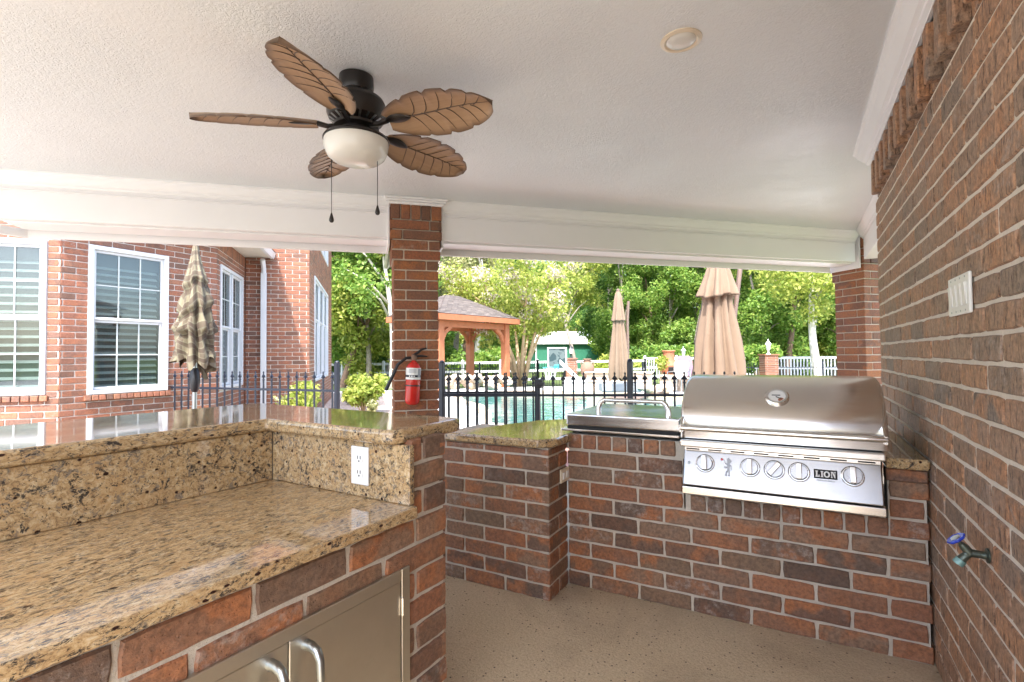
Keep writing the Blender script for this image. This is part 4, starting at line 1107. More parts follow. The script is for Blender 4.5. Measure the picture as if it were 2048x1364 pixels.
# spear head: flat four-leaf finial
pk.prism([(0,1.045),(-.010,1.03),(-.008,1.018),(-.004,1.012),(-.013,.995),(-.022,.985),(-.030,.968),(-.026,.962),(-.016,.968),(-.008,.955),(-.010,.944),(.010,.944),(.008,.955),(.016,.968),(.026,.962),(.030,.968),(.022,.985),(.013,.995),(.004,1.012),(.008,1.018),(.010,1.03)], -.005, .005, Matrix(((1,0,0,0),(0,0,1,0),(0,1,0,0),(0,0,0,1))))
pk.prism([(0,1.0),(-.014,.985),(-.022,.968),(-.012,.965),(-.008,.95),(.008,.95),(.012,.965),(.022,.968),(.014,.985)], -.005, .005, Matrix(((0,0,1,0),(1,0,0,0),(0,1,0,0),(0,0,0,1))))
pk_me = pk.mesh('picket', FPm)
def post(px_or_p, th, h=1.15, w_=.052):
    p = px_or_p
    MB().box((-w_/2,-w_/2,-.3),(w_/2,w_/2,h),Matrix.Translation(p)).lathe([(w_*.55,h),(w_*.55,h+.006),(w_*.40,h+.02),(w_*.12,h+.026)],12,Matrix.Translation(p)).build('post', FPm, th, bevel=.004, seg=1)
def iron_fence(name, a, b, n, label, cat='fence', posts=(), rails=(.81,.02), thick=.028, skip_ends=True):
    a = Vector((a[0],a[1],0)); b = Vector((b[0],b[1],0)); th = thing(name, label, cat, (a+b)/2)
    ang = math.atan2(b.y-a.y, b.x-a.x)
    for z in rails: MB().bar(a+UPV*z, b+UPV*z, thick, thick).build('rail', FPm, th)
    for i in range(n):
        t = (i+.5)/n; p = a.lerp(b,t)
        o = link('picket', pk_me, th); o.matrix_basis = Matrix.Translation(p) @ Matrix.Rotation(ang,4,'Z')
    for q in posts: post(Vector((q[0],q[1],0)), th)
    return th
f0 = hit(343,775,HB,(1,0,0)); f1 = at(674,780,6.15); f2 = at(884,786,5.30); f2b = at(878,786,5.35); f3 = at(1076,790,5.20); f4 = at(1261,789,5.10); f5 = at(1480,790,4.97)
iron_fence('iron_fence', f0, f1, 21, 'black iron picket fence with spear tips running up to the house', posts=[f1])
iron_fence('iron_gate', f2+Vector((.03,-.01,0)), f3, 10, 'black iron gate with spear tips beside the brick column', 'gate', posts=[f2], rails=(.815,.10), thick=.034)
fb2 = at(889,786,5.45); fb3 = at(1080.5,786,5.36)
iron_fence('iron_fence', fb2, fb3, 10, 'black iron picket panel standing just behind the gate', rails=(.83,.10), thick=.02)
iron_fence('iron_fence', f3, f4, 9, 'black iron picket fence between the gate and the tall post', posts=[], thick=.024)
post(Vector((f3.x,f3.y,0)), bpy.data.objects['iron_gate'], .90, .04)
th = iron_fence('iron_fence', f4, f5, 11, 'black iron picket fence running behind the grill', posts=[f4], thick=.024)
# latch of the gate
lp = Vector((f3.x,f3.y,.93)); lt_ = MB().box((-.02,-.04,-.045),(.06,.0,.045),Matrix.Translation(lp)).box((.02,-.05,-.02),(.085,-.01,.015),Matrix.Translation(lp)).build('latch', MT['black_metal'], bpy.data.objects['iron_gate'], bevel=.006)

# ================================================================== UMBRELLAS
def closed_umbrella(name, label, base, prof, mat, npl, amp, pole, pole_z, seed=0, group=None, twist=.0, lean=None, uv=False, crumple=.35):
    th = thing(name, label, 'umbrella', (base[0],base[1],-.02), 0, group)
    rg = random.Random(seed); n = npl*8; N = len(prof); ph = [rg.uniform(-.5,.5) for _ in range(npl)]; am_ = [rg.uniform(.6,1.3) for _ in range(npl)]
    vs = []; fs = []; uvs = []
    lens = [0]
    for i in range(1,N): lens.append(lens[-1]+math.hypot(prof[i][0]-prof[i-1][0], prof[i][1]-prof[i-1][1]))
    for i,(r,z,*sh) in enumerate(prof):
        f_ = i/(N-1); a_ = amp*min(1, .25+f_*1.3)
        for k_ in range(n):
            t = 2*PI*k_/n + twist*f_
            w_ = (t*npl/(2*PI)); q = int(w_)%npl; s_ = math.cos(2*PI*w_+ph[q]*.6)
            s2_ = math.cos(2*PI*w_*2.0+ph[q]*3+f_*3)
            rr = r*(.86 if crumple > .5 else 1)*(1+a_*am_[q]*(abs(s_)**.7*(1 if s_>0 else -1))+a_*.25*s2_)
            dz = -.05*a_*s_*(1 if i==N-1 else 0)*3*r/.2
            off = sh[0] if sh else 0
            cz = crumple*.045*(1.3*math.sin(t+ph[3]*9+z*5)+math.sin(2*t+ph[0]*9+z*2.2)+.7*math.sin(3*t+ph[1]*9-z*3)+.5*math.sin(7*t+z*9))*min(1,f_*2.2)
            rr *= 1+crumple*.10*math.sin(5*t+z*17+ph[2]*9)*min(1,f_*2)+crumple*.06*math.sin(13*t-z*31)*min(1,f_*2)
            dz += cz
            vs.append((base[0]+rr*math.cos(t)+off*RT.x, base[1]+rr*math.sin(t)+off*RT.y, z+dz)); uvs.append((k_/n, lens[i]/1.4))
    for i in range(N-1):
        for k_ in range(n): fs.append((i*n+k_, i*n+(k_+1)%n, (i+1)*n+(k_+1)%n, (i+1)*n+k_))
    me = MB().add(vs,fs).mesh('canopy', mat, fix=False)
    ul = me.uv_layers.new(name='UVMap')
    for lpx in me.loops: 
        u_,v_ = uvs[lpx.vertex_index]; ul.data[lpx.index].uv = (u_*2.0, v_)
    shade(me); link('canopy', me, th)
    return th
pb = at(390,715,5.3)
pl_ = closed_umbrella('patio_umbrella', 'closed plaid olive and brown patio umbrella in front of the house', (pb.x,pb.y),
    [(.03,2.40),(.042,2.33),(.062,2.24),(.09,2.14),(.115,2.07),(.132,2.03),(.130,2.01),(.112,1.99),(.108,1.96),(.125,1.91),(.148,1.85),(.165,1.80),(.165,1.77),(.145,1.75),(.138,1.72),(.155,1.67),(.18,1.61),(.192,1.57),(.188,1.54),(.170,1.52),(.168,1.46),(.172,1.38),(.178,1.30),(.186,1.22),(.196,1.14)], MT['plaid'], 9, .20, None, 0, 4, None, .8, crumple=.95)
MB().tube([(pb.x,pb.y,-.3),(pb.x,pb.y,2.42)], .022, 12).build('pole', MT['dull_metal'], pl_, smooth='auto')
MB().lathe([(.026,1.12),(.045,1.08),(.05,.98),(.042,.90),(.026,.87)],14,Matrix.Translation((pb.x,pb.y,0))).build('crank_sleeve', MT['black_metal'], pl_, smooth='auto')
MB().lathe([(.028,2.40),(.032,2.44),(.022,2.50),(.004,2.52)],12,Matrix.Translation((pb.x,pb.y,0))).build('finial', MT['white_plastic'], pl_, smooth='auto')
MB().lathe([(.26,-.03),(.26,.01),(.20,.04),(.05,.06),(.04,.2)],24,Matrix.Translation((pb.x,pb.y,0))).build('base', MT['black_metal'], pl_, smooth='auto')

def cantilever(label, px, depth, prof, pole_px, pole_top_px, ztop_arm, seed, npl=8, amp=.2):
    b = at(px,715,depth)
    th = closed_umbrella('cantilever_umbrella', label, (b.x,b.y), prof, MT['tan_canvas'], npl, amp, None, 0, seed)
    p0 = at(pole_px[0],715,depth+.12); p0.z = -.02
    p1 = at(pole_top_px[0],pole_top_px[1],depth+.12)
    MB().tube([p0, Vector((p0.x,p0.y,p1.z-.5)) if abs(pole_px[0]-pole_top_px[0])<6 else p0.lerp(p1,.5), p1], .04, 12).build('pole', MT['pole_bronze'], th, smooth='auto')
    MB().tube([p0+UPV*1.35+Vector((0,0,0)), Vector((b.x,b.y,prof[0][1]+.05))], .02, 8).build('arm', MT['pole_bronze'], th, smooth='auto')
    MB().lathe([(.03,prof[0][1]-.05),(.05,prof[0][1]),(.05,prof[0][1]+.06),(.02,prof[0][1]+.08)],12,Matrix.Translation((b.x,b.y,0))).build('hub', MT['pole_bronze'], th, smooth='auto')
    MB().box((-.4,-.4,-.02),(.4,.4,.05),Matrix.Translation((p0.x,p0.y,0))).build('base', MT['pole_bronze'], th, bevel=.02)
    MB().lathe([(.05,-.06),(.075,-.03),(.075,.03),(.05,.06)],14,Matrix.Translation((p0.x,p0.y,1.02)) @ Matrix.Rotation(PI/2,4,'X')).build('crank', MT['pole_bronze'], th, smooth='auto')
    return th
cantilever('closed tan cantilever umbrella far across the pool, beside its own pole', 1238, 14, [(.05,2.94),(.085,2.86),(.12,2.62),(.15,2.35),(.175,2.17),(.18,2.14),(.14,2.15),(.135,2.05),(.17,1.7),(.21,1.3),(.25,.95),(.26,.62),(.24,.50)], (1256,0), (1257,602), 0, 3)
cantilever('large closed tan cantilever umbrella behind the grill hood', 1436, 8.5, [(.08,2.95,.03),(.13,2.75,.025),(.18,2.55,.02),(.235,2.35,.01),(.265,2.20,.0),(.27,2.17,0),(.19,2.19,0),(.18,2.05,.0),(.22,1.75,0),(.27,1.4,.0),(.305,1.05,.015),(.325,.80,.02),(.33,.66,.02)], (1440,0), (1481,530), 0, 8, 9, .36)
sb_ = at(1403,715,14.5)
su = closed_umbrella('patio_umbrella', 'small closed mottled beige umbrella seen left of the big tan one', (sb_.x,sb_.y), [(.02,2.40),(.06,2.25),(.12,1.95),(.15,1.7),(.17,1.5),(.12,1.48),(.15,1.35),(.14,1.2)], MT['plaid'], 7, .2, None, 0, 12)
MB().tube([(sb_.x,sb_.y,-.1),(sb_.x,sb_.y,2.45)], .025, 8).build('pole', MT['dull_metal'], su)

# ================================================================== GAZEBO
GN = at(878,715,17); GN.z = 0; GR = at(1040,715,20.5); GR.z = 0
gd = (GR-GN).normalized(); gl = (GR-GN).length; gp_ = Vector((-gd.y,gd.x,0))
GW = 2.77
gz = thing('gazebo', 'cedar gazebo with grey shingled hip roof behind the pool', 'gazebo', GN+gd*gl/2+gp_*GW/2-UPV*.36)
def gpt(a,b,z): return GN+gd*a+gp_*b+UPV*z
EZ = 2.47; ins = .42
for a,b in ((ins,ins),(gl-ins,ins),(ins,GW-ins),(gl-ins,GW-ins)):
    po = MB().box((-.13,-.13,-.36),(.13,.13,EZ-.02),frame(gpt(a,b,0),gd,gp_,UPV)).build('post', MT['cedar'], gz, bevel=.01, seg=1)
    for (dv,s_) in ((gd,1 if a<gl/2 else -1),(gp_,1 if b<GW/2 else -1)):
        q0 = gpt(a,b,EZ-.75)+dv*s_*.10; q1 = gpt(a,b,EZ-.22)+dv*s_*.55; md = (q0+q1)/2 + dv*s_*.10*-1 + UPV*.06*-1 + dv*s_*.02
        md = q0.lerp(q1,.5) + (-dv*s_+UPV)*.06
        MB().bar(q0,md,.09,.13).bar(md,q1,.09,.13).build('brace', MT['cedar'], po)
for (p,q) in (((ins,ins),(gl-ins,ins)),((gl-ins,ins),(gl-ins,GW-ins)),((gl-ins,GW-ins),(ins,GW-ins)),((ins,GW-ins),(ins,ins))):
    MB().bar(gpt(*p,EZ-.13),gpt(*q,EZ-.13),.12,.22).build('header', MT['cedar'], gz)
cor = [(0,0),(gl,0),(gl,GW),(0,GW)]
for i in range(4):
    p, q = cor[i], cor[(i+1)%4]; MB().bar(gpt(*p,EZ+.08),gpt(*q,EZ+.08),.05,.20).build('fascia', MT['cedar'], gz)
RZT = 3.52; r0, r1 = gpt(gl/2-.55,GW/2,RZT), gpt(gl/2+.15,GW/2,RZT)
cp = [gpt(*c,EZ+.19) for c in cor]
MB().add([c-UPV*.03 for c in cp]+[r0-UPV*.03,r1-UPV*.03], [(0,1,5,4),(1,2,5),(2,3,4,5),(3,0,4),(3,2,1,0)]).build('roof', MT['cedar'], gz)
# shingle courses, each tab a small slab
sg = MB(); rg = random.Random(2)
for (A,B,T0,T1) in ((cp[0],cp[1],r0,r1),(cp[1],cp[2],r1,r1),(cp[3],cp[0],r0,r0)):
    R_ = 16
    for r_ in range(R_):
        f0_, f1_ = r_/R_, (r_+1.15)/R_
        nrm = (B-A).cross((T0+T1)/2-A).normalized(); nrm = nrm if nrm.z>0 else -nrm
        a0, b0 = A.lerp(T0,f0_), B.lerp(T1,f0_); a1, b1 = A.lerp(T0,min(1,f1_)), B.lerp(T1,min(1,f1_))
        L_ = (b0-a0).length; nT = max(1,int(L_/.26)); sh_ = rg.random()
        for t_ in range(nT):
            u0_, u1_ = t_/nT, (t_+.97)/nT
            p = [a0.lerp(b0,u0_), a0.lerp(b0,u1_), a1.lerp(b1,u1_), a1.lerp(b1,u0_)]; h0 = nrm*(.022+rg.uniform(0,.006)); h1 = nrm*.004
            sg.add([p[0],p[1],p[2],p[3],p[0]+h0,p[1]+h0,p[2]+h1,p[3]+h1], [(4,5,6,7),(0,1,5,4),(1,2,6,5),(3,0,4,7)])
o = sg.build('shingles', MT['shingles'], gz, fix=False); o['kind'] = 'stuff'
# ================================================================== YARD FENCES, SHED, PILLARS
def rail_fence(label, pts, hgt, zb, n_rail=3, step=2.44, pickets=0, rail_h=.14):
    """white vinyl fence through points (x,y)"""
    th = thing('rail_fence', label, 'fence', (pts[0][0],pts[0][1],zb))
    for i in range(len(pts)-1):
        a = Vector((pts[i][0],pts[i][1],zb)); b = Vector((pts[i+1][0],pts[i+1][1],zb)); n = max(1,round((b-a).length/step))
        for k_ in range(n+1):
            p = a.lerp(b,k_/n); MB().box((-.065,-.065,-.1),(.065,.065,hgt+.06),Matrix.Translation(p)).lathe([(.1,hgt+.06),(.1,hgt+.075),(.02,hgt+.13)],4,Matrix.Translation(p) @ Matrix.Rotation(PI/4,4,'Z')).build('post', MT['white_vinyl'], th)
        for r_ in range(n_rail):
            z = hgt-.07-r_*(hgt-.25)/(n_rail-1); MB().bar(a+UPV*z,b+UPV*z,.045,rail_h).build('rail', MT['white_vinyl'], th)
        if pickets:
            mb = MB(); m_ = int((b-a).length/pickets)
            for k_ in range(m_):
                p = a.lerp(b,(k_+.5)/m_); mb.box((-.035,-.012,.06),(.035,.012,hgt-.10),Matrix.Translation(p) @ Matrix.Rotation(math.atan2(b.y-a.y,b.x-a.x),4,'Z'))
            o = mb.build('pickets', MT['white_vinyl'], th); o['kind'] = 'stuff'
    return th
def g2(px, d): p = at(px,715,d); return (p.x,p.y)
rail_fence('white three-rail vinyl fence across the yard behind the gazebo', [g2(600,29),g2(1075,31.5),g2(1290,33)], 1.30, -.47)
rail_fence('white picket fence on the right beyond the tree trunks', [g2(1290,33),g2(1420,31),g2(1760,27)], 1.42, -.44, 3, 2.44, .16)
def far_iron(label, pts, h, zb, sp=.12):
    th = thing('yard_fence', label, 'fence', (pts[0][0],pts[0][1],zb))
    for i in range(len(pts)-1):
        a = Vector((pts[i][0],pts[i][1],zb)); b = Vector((pts[i+1][0],pts[i+1][1],zb)); n = max(1,round((b-a).length/2.4))
        for k_ in range(n+1): MB().box((-.035,-.035,0),(.035,.035,h+.08),Matrix.Translation(a.lerp(b,k_/n))).build('post', FPm, th)
        for z in (h-.2,.15): MB().bar(a+UPV*z,b+UPV*z,.025,.03).build('rail', FPm, th)
        mb = MB(); m_ = int((b-a).length/sp)
        for k_ in range(m_): mb.box((-.008,-.008,.03),(.008,.008,h+.04),Matrix.Translation(a.lerp(b,(k_+.5)/m_)))
        o = mb.build('pickets', FPm, th); o['kind'] = 'stuff'
far_iron('thin black iron fence on the lawn behind the gazebo', [g2(870,24),g2(1130,25)], 1.22, -.42)
far_iron('thin black iron fence in front of the white picket fence', [g2(1285,25),g2(1535,23),g2(1760,22)], 1.15, -.40)
# brick gate pillars with lanterns
def pillar(px, d, w_, ztop, label):
    p = at(px,715,d); th = thing('brick_pillar', label, 'pillar', (p.x,p.y,-.42))
    z = -.42; row = 0; Rz = Matrix.Rotation(-YAW*-1 if False else .5,4,'Z')
    while z < ztop-.02:
        for q in range(4):
            R = Matrix.Rotation(q*PI/2,4,'Z'); L_ = w_-.11; o = link('brick', brick_mesh(L_,.066,.10,BMAT,random.randrange(3),True), th); s_ = 1 if row%2 else -1
            o.matrix_basis = Matrix.Translation((p.x,p.y,z+.033)) @ Matrix.Rotation(.5,4,'Z') @ R @ Matrix.Translation((s_*(-w_/2+L_/2),-w_/2+.10,0))
        z += .076; row += 1
    MB().box((-w_/2+.012,-w_/2+.012,-.42),(w_/2-.012,w_/2-.012,z),Matrix.Translation((p.x,p.y,0)) @ Matrix.Rotation(.5,4,'Z')).build('mortar', MMAT, th)
    MB().box((-w_/2-.04,-w_/2-.04,z),(w_/2+.04,w_/2+.04,z+.05),Matrix.Translation((p.x,p.y,0)) @ Matrix.Rotation(.5,4,'Z')).build('cap_stone', BMAT, th, bevel=.01)
    return p, z+.05
def lantern(p, z, label, s=1.0, matl='black_metal'):
    th = thing('lantern', label, 'lantern', (p.x,p.y,z)); T = Matrix.Translation((p.x,p.y,z)) @ Matrix.Scale(s,4)
    MB().lathe([(.09,0),(.06,.03),(.03,.06),(.03,.16),(.07,.19),(.07,.20)],12,T).build('base', MT[matl], th)
    MB().lathe([(.06,.20),(.10,.42)],6,T).build('glass', MT['lamp_glass'], th)
    MB().lathe([(.13,.42),(.10,.46),(.04,.54),(.02,.56),(.025,.60),(.005,.64)],12,T).build('roof', MT[matl], th)
p, z = pillar(1142,20.5,.42,1.02,'slim brick pillar behind the pool basketball board'); lantern(p, z, 'black lantern on the pillar in front of the green shed', .9)
p, z = pillar(1537,21.5,.55,1.05,'brick gate pillar with a white lantern near the pale tree'); lantern(p, z, 'white lantern on the right hand brick pillar', 1.0, 'white_paint')
p, z = pillar(1367,24,.5,.85,'low brick pillar behind the terracotta pots'); lantern(p, z, 'grey lantern above the white picket fence by the tan umbrella', 1.0, 'grey_box')
# green shed
sp0 = at(1072,712,58); sp1 = at(1205,712,60); sdv = Vector((sp1.x-sp0.x,sp1.y-sp0.y,0)); sl = sdv.length; sdv.normalize(); spn = Vector((-sdv.y,sdv.x,0))
SM = frame((sp0.x,sp0.y,-.5), sdv, spn, UPV); zt = at(1140,686,59).z+.5; zr_ = at(1140,667,61).z+.5
sh = thing('shed', 'green metal shed with a white roof in front of the woods', 'shed', (sp0.x,sp0.y,-.5))
mb = MB().box((0,0,0),(sl,6,zt),SM); mb.build('wall', MT['green_metal'], sh)
rb = MB()
for i in range(int(sl/.3)): rb.box((i*.3,-.02,0),(i*.3+.04,-.001,zt),SM)
rb.build('wall_ribs', MT['green_metal'], sh)['kind'] = 'stuff'
MB().add([SM @ Vector(v) for v in ((-.3,-.3,zt),(sl+.3,-.3,zt),(sl-1.1,3,zr_+.3),(.8,3,zr_+.3),(sl+.3,6.3,zt),(-.3,6.3,zt))], [(0,1,2,3),(3,2,4,5),(1,4,2),(5,0,3)]).build('roof', MT['white_roof'], sh)
MB().box((-.08,-.06,0),(.08,-.025,zt),SM).box((sl-.08,-.06,0),(sl+.08,-.025,zt),SM).box((-.3,-.34,zt-.12),(sl+.3,-.305,zt+.05),SM).build('trim', MT['white_paint'], sh)

# ================================================================== THINGS ROUND THE POOL
def rock(px, py, d, s, label, seed, group=None, flat=.6):
    p = at(px,py,d); rg = random.Random(seed); bm = bmesh.new(); bmesh.ops.create_icosphere(bm, subdivisions=2, radius=1)
    offs = [(Vector((rg.gauss(0,1),rg.gauss(0,1),rg.gauss(0,1))).normalized(), rg.uniform(.55,.95)) for _ in range(9)]
    for v in bm.verts:
        c = v.co.copy()
        for nn,dd in offs:
            e = c.dot(nn)-dd
            if e > 0: c -= nn*e
        v.co = Vector((c.x*s*rg.uniform(.97,1.03), c.y*s*.8, c.z*s*flat))
    me = bpy.data.meshes.new('boulder'); bm.to_mesh(me); bm.free(); me.materials.append(MT['stone'])
    o = link('boulder', me); o.location = p; o.rotation_euler = (0,0,rg.uniform(0,6))
    return tag(o, label, 'rock', group)
rk = [(896,762,.32),(913,757,.28),(934,761,.36),(955,757,.3),(976,762,.34),(995,757,.3),(1012,763,.3),(905,770,.3),(945,771,.34),(985,771,.32)]
for i,(x_,y_,s_) in enumerate(rk): rock(x_,y_,16.6+.2*(i%3),s_,'weathered tan boulder in the rock edge behind the gate', i, 'boulders along the far pool edge')
for i,(x_,y_,s_) in enumerate([(1287,776,.26),(1303,779,.3),(1320,775,.26),(1337,779,.26),(1298,787,.2),(1325,788,.22)]): rock(x_,y_,15.2+.1*i,s_,'flat pinkish boulder by the pool right of the tall fence post', 40+i, 'boulders by the right pool edge', .45)
# raised stone planter wall behind the pool
def stone_wall(label, px0, px1, d0, d1, z0, z1):
    a = at(px0,715,d0); b = at(px1,715,d1); a.z = b.z = 0; dv = (b-a).normalized(); L_ = (b-a).length; nv = Vector((dv.y,-dv.x,0))
    th = thing('planter_wall', label, 'wall', a+UPV*z0); rg = random.Random(int(px0)); z = z0
    MB().box((0,-.28,z0),(L_,-.03,z1-.06),frame(a,dv,nv,UPV)).build('core', mo, th)
    while z < z1-.08:
        h_ = min(rg.uniform(.12,.2), z1-.06-z); x_ = 0
        while x_ < L_-.05:
            w_ = min(rg.uniform(.2,.5), L_-x_); MB().box((x_+.01,-.1,z+.008),(x_+w_-.01,rg.uniform(-.02,.02),z+h_-.004),frame(a,dv,nv,UPV)).build('stone', MT['stone'], th, bevel=.02, seg=1); x_ += w_
        z += h_
    MB().box((-.05,-.35,z1-.058),(L_+.05,.06,z1),frame(a,dv,nv,UPV)).build('cap', MT['coping'], th, bevel=.015, seg=1)
    return th
stone_wall('low tan stone planter wall below the far umbrella', 1172, 1302, 17.6, 16.8, -.05, .62)
stone_wall('low tan stone ledge carrying the terracotta pots', 1318, 1420, 17.2, 16.0, -.05, .50)
# big clay urn
ub = at(1175,757,18.4); UM = Matrix.Translation(ub) @ Matrix.Scale(.76,4)
ur = thing('urn', 'tall weathered clay urn standing behind the pool', 'urn', ub)
MB().lathe([(.16,0),(.20,.03),(.30,.25),(.335,.45),(.30,.62),(.20,.74),(.15,.80),(.17,.88),(.21,.92),(.19,.94),(.14,.90)],28,UM).build('pot', MT['clay_pot'], ur, smooth='auto')
for s_ in (-1,1): MB().tube([ub+RT*s_*.12+UPV*.62, ub+RT*s_*.21+UPV*.60, ub+RT*s_*.235+UPV*.50], .02, 8).build('handle', MT['clay_pot'], ur, smooth='auto')
# chiminea, stacked pots and sling chairs on the right
cb = at(1338,748,17.6)
chm = thing('chiminea', 'orange terracotta chiminea on the stone ledge', 'chiminea', cb-UPV*.05)
MB().lathe([(.22,-.05),(.26,.02),(.34,.15),(.34,.3),(.24,.42),(.19,.50),(.19,.75),(.23,.79),(.20,.82)],24,Matrix.Translation(cb)).build('body', MT['terracotta'], chm, smooth='auto')
MB().box((-.12,-.36,.05),(.12,-.30,.25),frame(cb,RT,Vector((-RT.y,RT.x,0)),UPV)).build('fire_mouth', MT['black_gap'], chm, bevel=.02)
pt = at(1372,727,18.2); ptg = thing('flower_pot', 'terracotta pot behind the purple sling chair', 'pot', pt-UPV*.05)
MB().lathe([(.14,-.25),(.2,0),(.23,.02),(.23,.09),(.19,.09)],20,Matrix.Translation(pt)).build('pot', MT['terracotta'], ptg, smooth='auto')
def sling_chair(label, px, py, d, mat, flip, s=1.0, rot=0):
    p = at(px,py,d); th = thing('sling_chair', label, 'chair', p); F_ = frame(p, (RT*math.cos(rot)+Vector((-RT.y,RT.x,0))*math.sin(rot)), (Vector((-RT.y,RT.x,0))*math.cos(rot)-RT*math.sin(rot)), UPV) @ Matrix.Scale(s,4)
    MB().prism([(-.26,.38),(-.31,.95),(-.22,1.02),(.22,1.02),(.31,.95),(.26,.38)], -.02, .02, F_ @ Matrix.Rotation(math.radians(78*flip),4,'X')).build('back', MT[mat], th, bevel=.01, seg=1)
    MB().box((-.26,-.28,.36),(.26,.28,.40),F_).build('seat', MT[mat], th, bevel=.01, seg=1)
    for a in (-1,1):
        MB().tube([F_ @ Vector((a*.28,-.28,-.25)), F_ @ Vector((a*.28,-.27,.6)), F_ @ Vector((a*.28,.2,.62))], .018*s, 8).build('arm', MT['dull_metal'], th, smooth='auto')
        MB().tube([F_ @ Vector((a*.28,.30,-.25)), F_ @ Vector((a*.28,.24,.62))], .018*s, 8).build('leg', MT['dull_metal'], th, smooth='auto')
sling_chair('purple sling patio chair between the pots and the big umbrella', 1380,776,16.6,'sling_purple',1,1.05,.5)
sling_chair('pale folded patio chair leaning beside the terracotta chiminea', 1358,778,16.2,'pale_cushion',1,.9,-.9)
# pool basketball goal
hb = at(1152,783,15.2)
bk = thing('pool_hoop', 'poolside basketball goal with white base and grey board', 'basketball goal', hb)
HM = frame(hb, RT, Vector((-RT.y,RT.x,0)), UPV)
MB().box((-.38,-.3,0),(.30,.35,.42),HM).build('base', MT['white_plastic'], bk, bevel=.05, seg=2)
MB().bar(HM @ Vector((.05,0,.40)), HM @ Vector((-.52,.1,.95)), .14, .10).build('arm', MT['white_plastic'], bk)
bd = MB().box((-.82,.02,.66),(-.28,.06,1.30),HM).build('backboard', MT['board'], bk, bevel=.02)
MB().box((-.84,.0,.64),(-.80,.07,1.32),HM).box((-.30,.0,.64),(-.26,.07,1.32),HM).box((-.7995,.0,1.28),(-.3005,.07,1.32),HM).box((-.7995,.0,.64),(-.3005,.07,.68),HM).build('board_rim', MT['white_plastic'], bd)
rc_ = HM @ Vector((-.78,-.25,.72)); rim = MB().tube([rc_+Vector((.22*math.cos(a),.22*math.sin(a),0)) for a in [2*PI*i/20 for i in range(21)]], .012, 6).build('rim', MT['hoop_blue'], bk, smooth='auto')
MB().bar(rc_+Vector((.1,.18,0)), HM @ Vector((-.55,.03,.76)), .12,.10).build('bracket', MT['hoop_blue'], bk)
nb = MB()
for i in range(12):
    a = 2*PI*i/12
    for s_ in (-1,1):
        nb.tube([rc_+Vector((.22*math.cos(a),.22*math.sin(a),0)), rc_+Vector((.16*math.cos(a+s_*.3),.16*math.sin(a+s_*.3),-.18)), rc_+Vector((.12*math.cos(a),.12*math.sin(a),-.36))], .004, 4)
o = nb.build('net', MT['net_white'], bk)
# pool steps block in pale blue and grey utility box in the bed
o = MB().box((-.6,-.3,0),(.6,.3,.28),frame(at(1240,783,15.4),RT,Vector((-RT.y,RT.x,0)),UPV)).build('pool_bench', MT['grey_box'], bevel=.04); tag(o,'pale grey bench block at the pool edge under the far umbrella','bench')
q = at(704,783,13.4); o = MB().box((-.13,-.12,-.3),(.13,.12,.12),Matrix.Translation(q)).lathe([(.16,.12),(.15,.15),(.02,.2)],16,Matrix.Translation(q)).build('utility_box', MT['grey_box'], bevel=.02); tag(o,'grey utility box behind the bush in the gravel bed','utility box')
# ================================================================== TREES AND PLANTS
def leaf_cloud(n, blobs, size, seed, up_bias=.35):
    rg = np.random.default_rng(seed); B = np.array(blobs)      # x,y,z,r
    wgt = B[:,3]**2; idx = rg.choice(len(B), n, p=wgt/wgt.sum())
    d = rg.normal(size=(n,3)); d /= np.linalg.norm(d,axis=1)[:,None]
    rad = rg.random(n)**.45
    c = B[idx,:3] + d*(B[idx,3]*rad)[:,None]*np.array([1,1,.85])
    nrm = d*.6 + rg.normal(size=(n,3))*.7; nrm[:,2] += up_bias; nrm /= np.linalg.norm(nrm,axis=1)[:,None]
    t = np.cross(nrm, rg.normal(size=(n,3))); t /= np.linalg.norm(t,axis=1)[:,None]; b = np.cross(nrm,t)
    s = size*(.6+.8*rg.random(n))[:,None]
    v = np.stack([c-t*s, c+b*s*.55, c+t*s, c-b*s*.55], axis=1)
    return v.reshape(-1,3)
def quads_mesh(name, v, mat):
    me = bpy.data.meshes.new(name); n = len(v)//4
    me.vertices.add(len(v)); me.vertices.foreach_set('co', v.astype(np.float32).ravel())
    me.loops.add(len(v)); me.loops.foreach_set('vertex_index', np.arange(len(v),dtype=np.int32))
    me.polygons.add(n); me.polygons.foreach_set('loop_start', np.arange(0,len(v),4,dtype=np.int32))
    me.update(calc_edges=True); me.validate(); me.materials.append(mat)
    return me
def tree_proto(seed, H, crown_z0, rx, nleaf, size, n_blob, trunk_r, limbs=9, lean=.3):
    rg = random.Random(seed); blobs = []
    for i in range(n_blob):
        t = (i+.5)/n_blob; z = crown_z0+(H-crown_z0)*t; R = rx*math.sin(PI*min(.98,.12+.8*t))**.6
        a = rg.uniform(0,2*PI); q = R*math.sqrt(rg.random())*.95
        blobs.append((q*math.cos(a), q*math.sin(a), z+rg.uniform(-.6,.6), rg.uniform(.55,1.25)*rx*.30))
    tr = MB(); top = H*.8; pts = [Vector((lean*math.sin(z*.5+seed), lean*math.cos(z*.37+seed), z)) for z in [top*i/9-.3 for i in range(10)]]
    pts = [p-Vector((pts[0].x,pts[0].y,0)) for p in pts]
    tr.tube(pts, [trunk_r*(1.25 if i==0 else 1-.085*i) for i in range(10)], 9)
    for i in range(limbs):
        b = Vector(rg.choice(blobs)[:3]); k_ = min(9,max(2,int(b.z/top*9*.8))); s_ = pts[k_]
        tr.tube([s_, s_.lerp(b,.5)+Vector((0,0,.3)), b], [trunk_r*.38,trunk_r*.24,trunk_r*.06], 6)
    return leaf_cloud(nleaf, blobs, size, seed), tr, blobs
protos = []
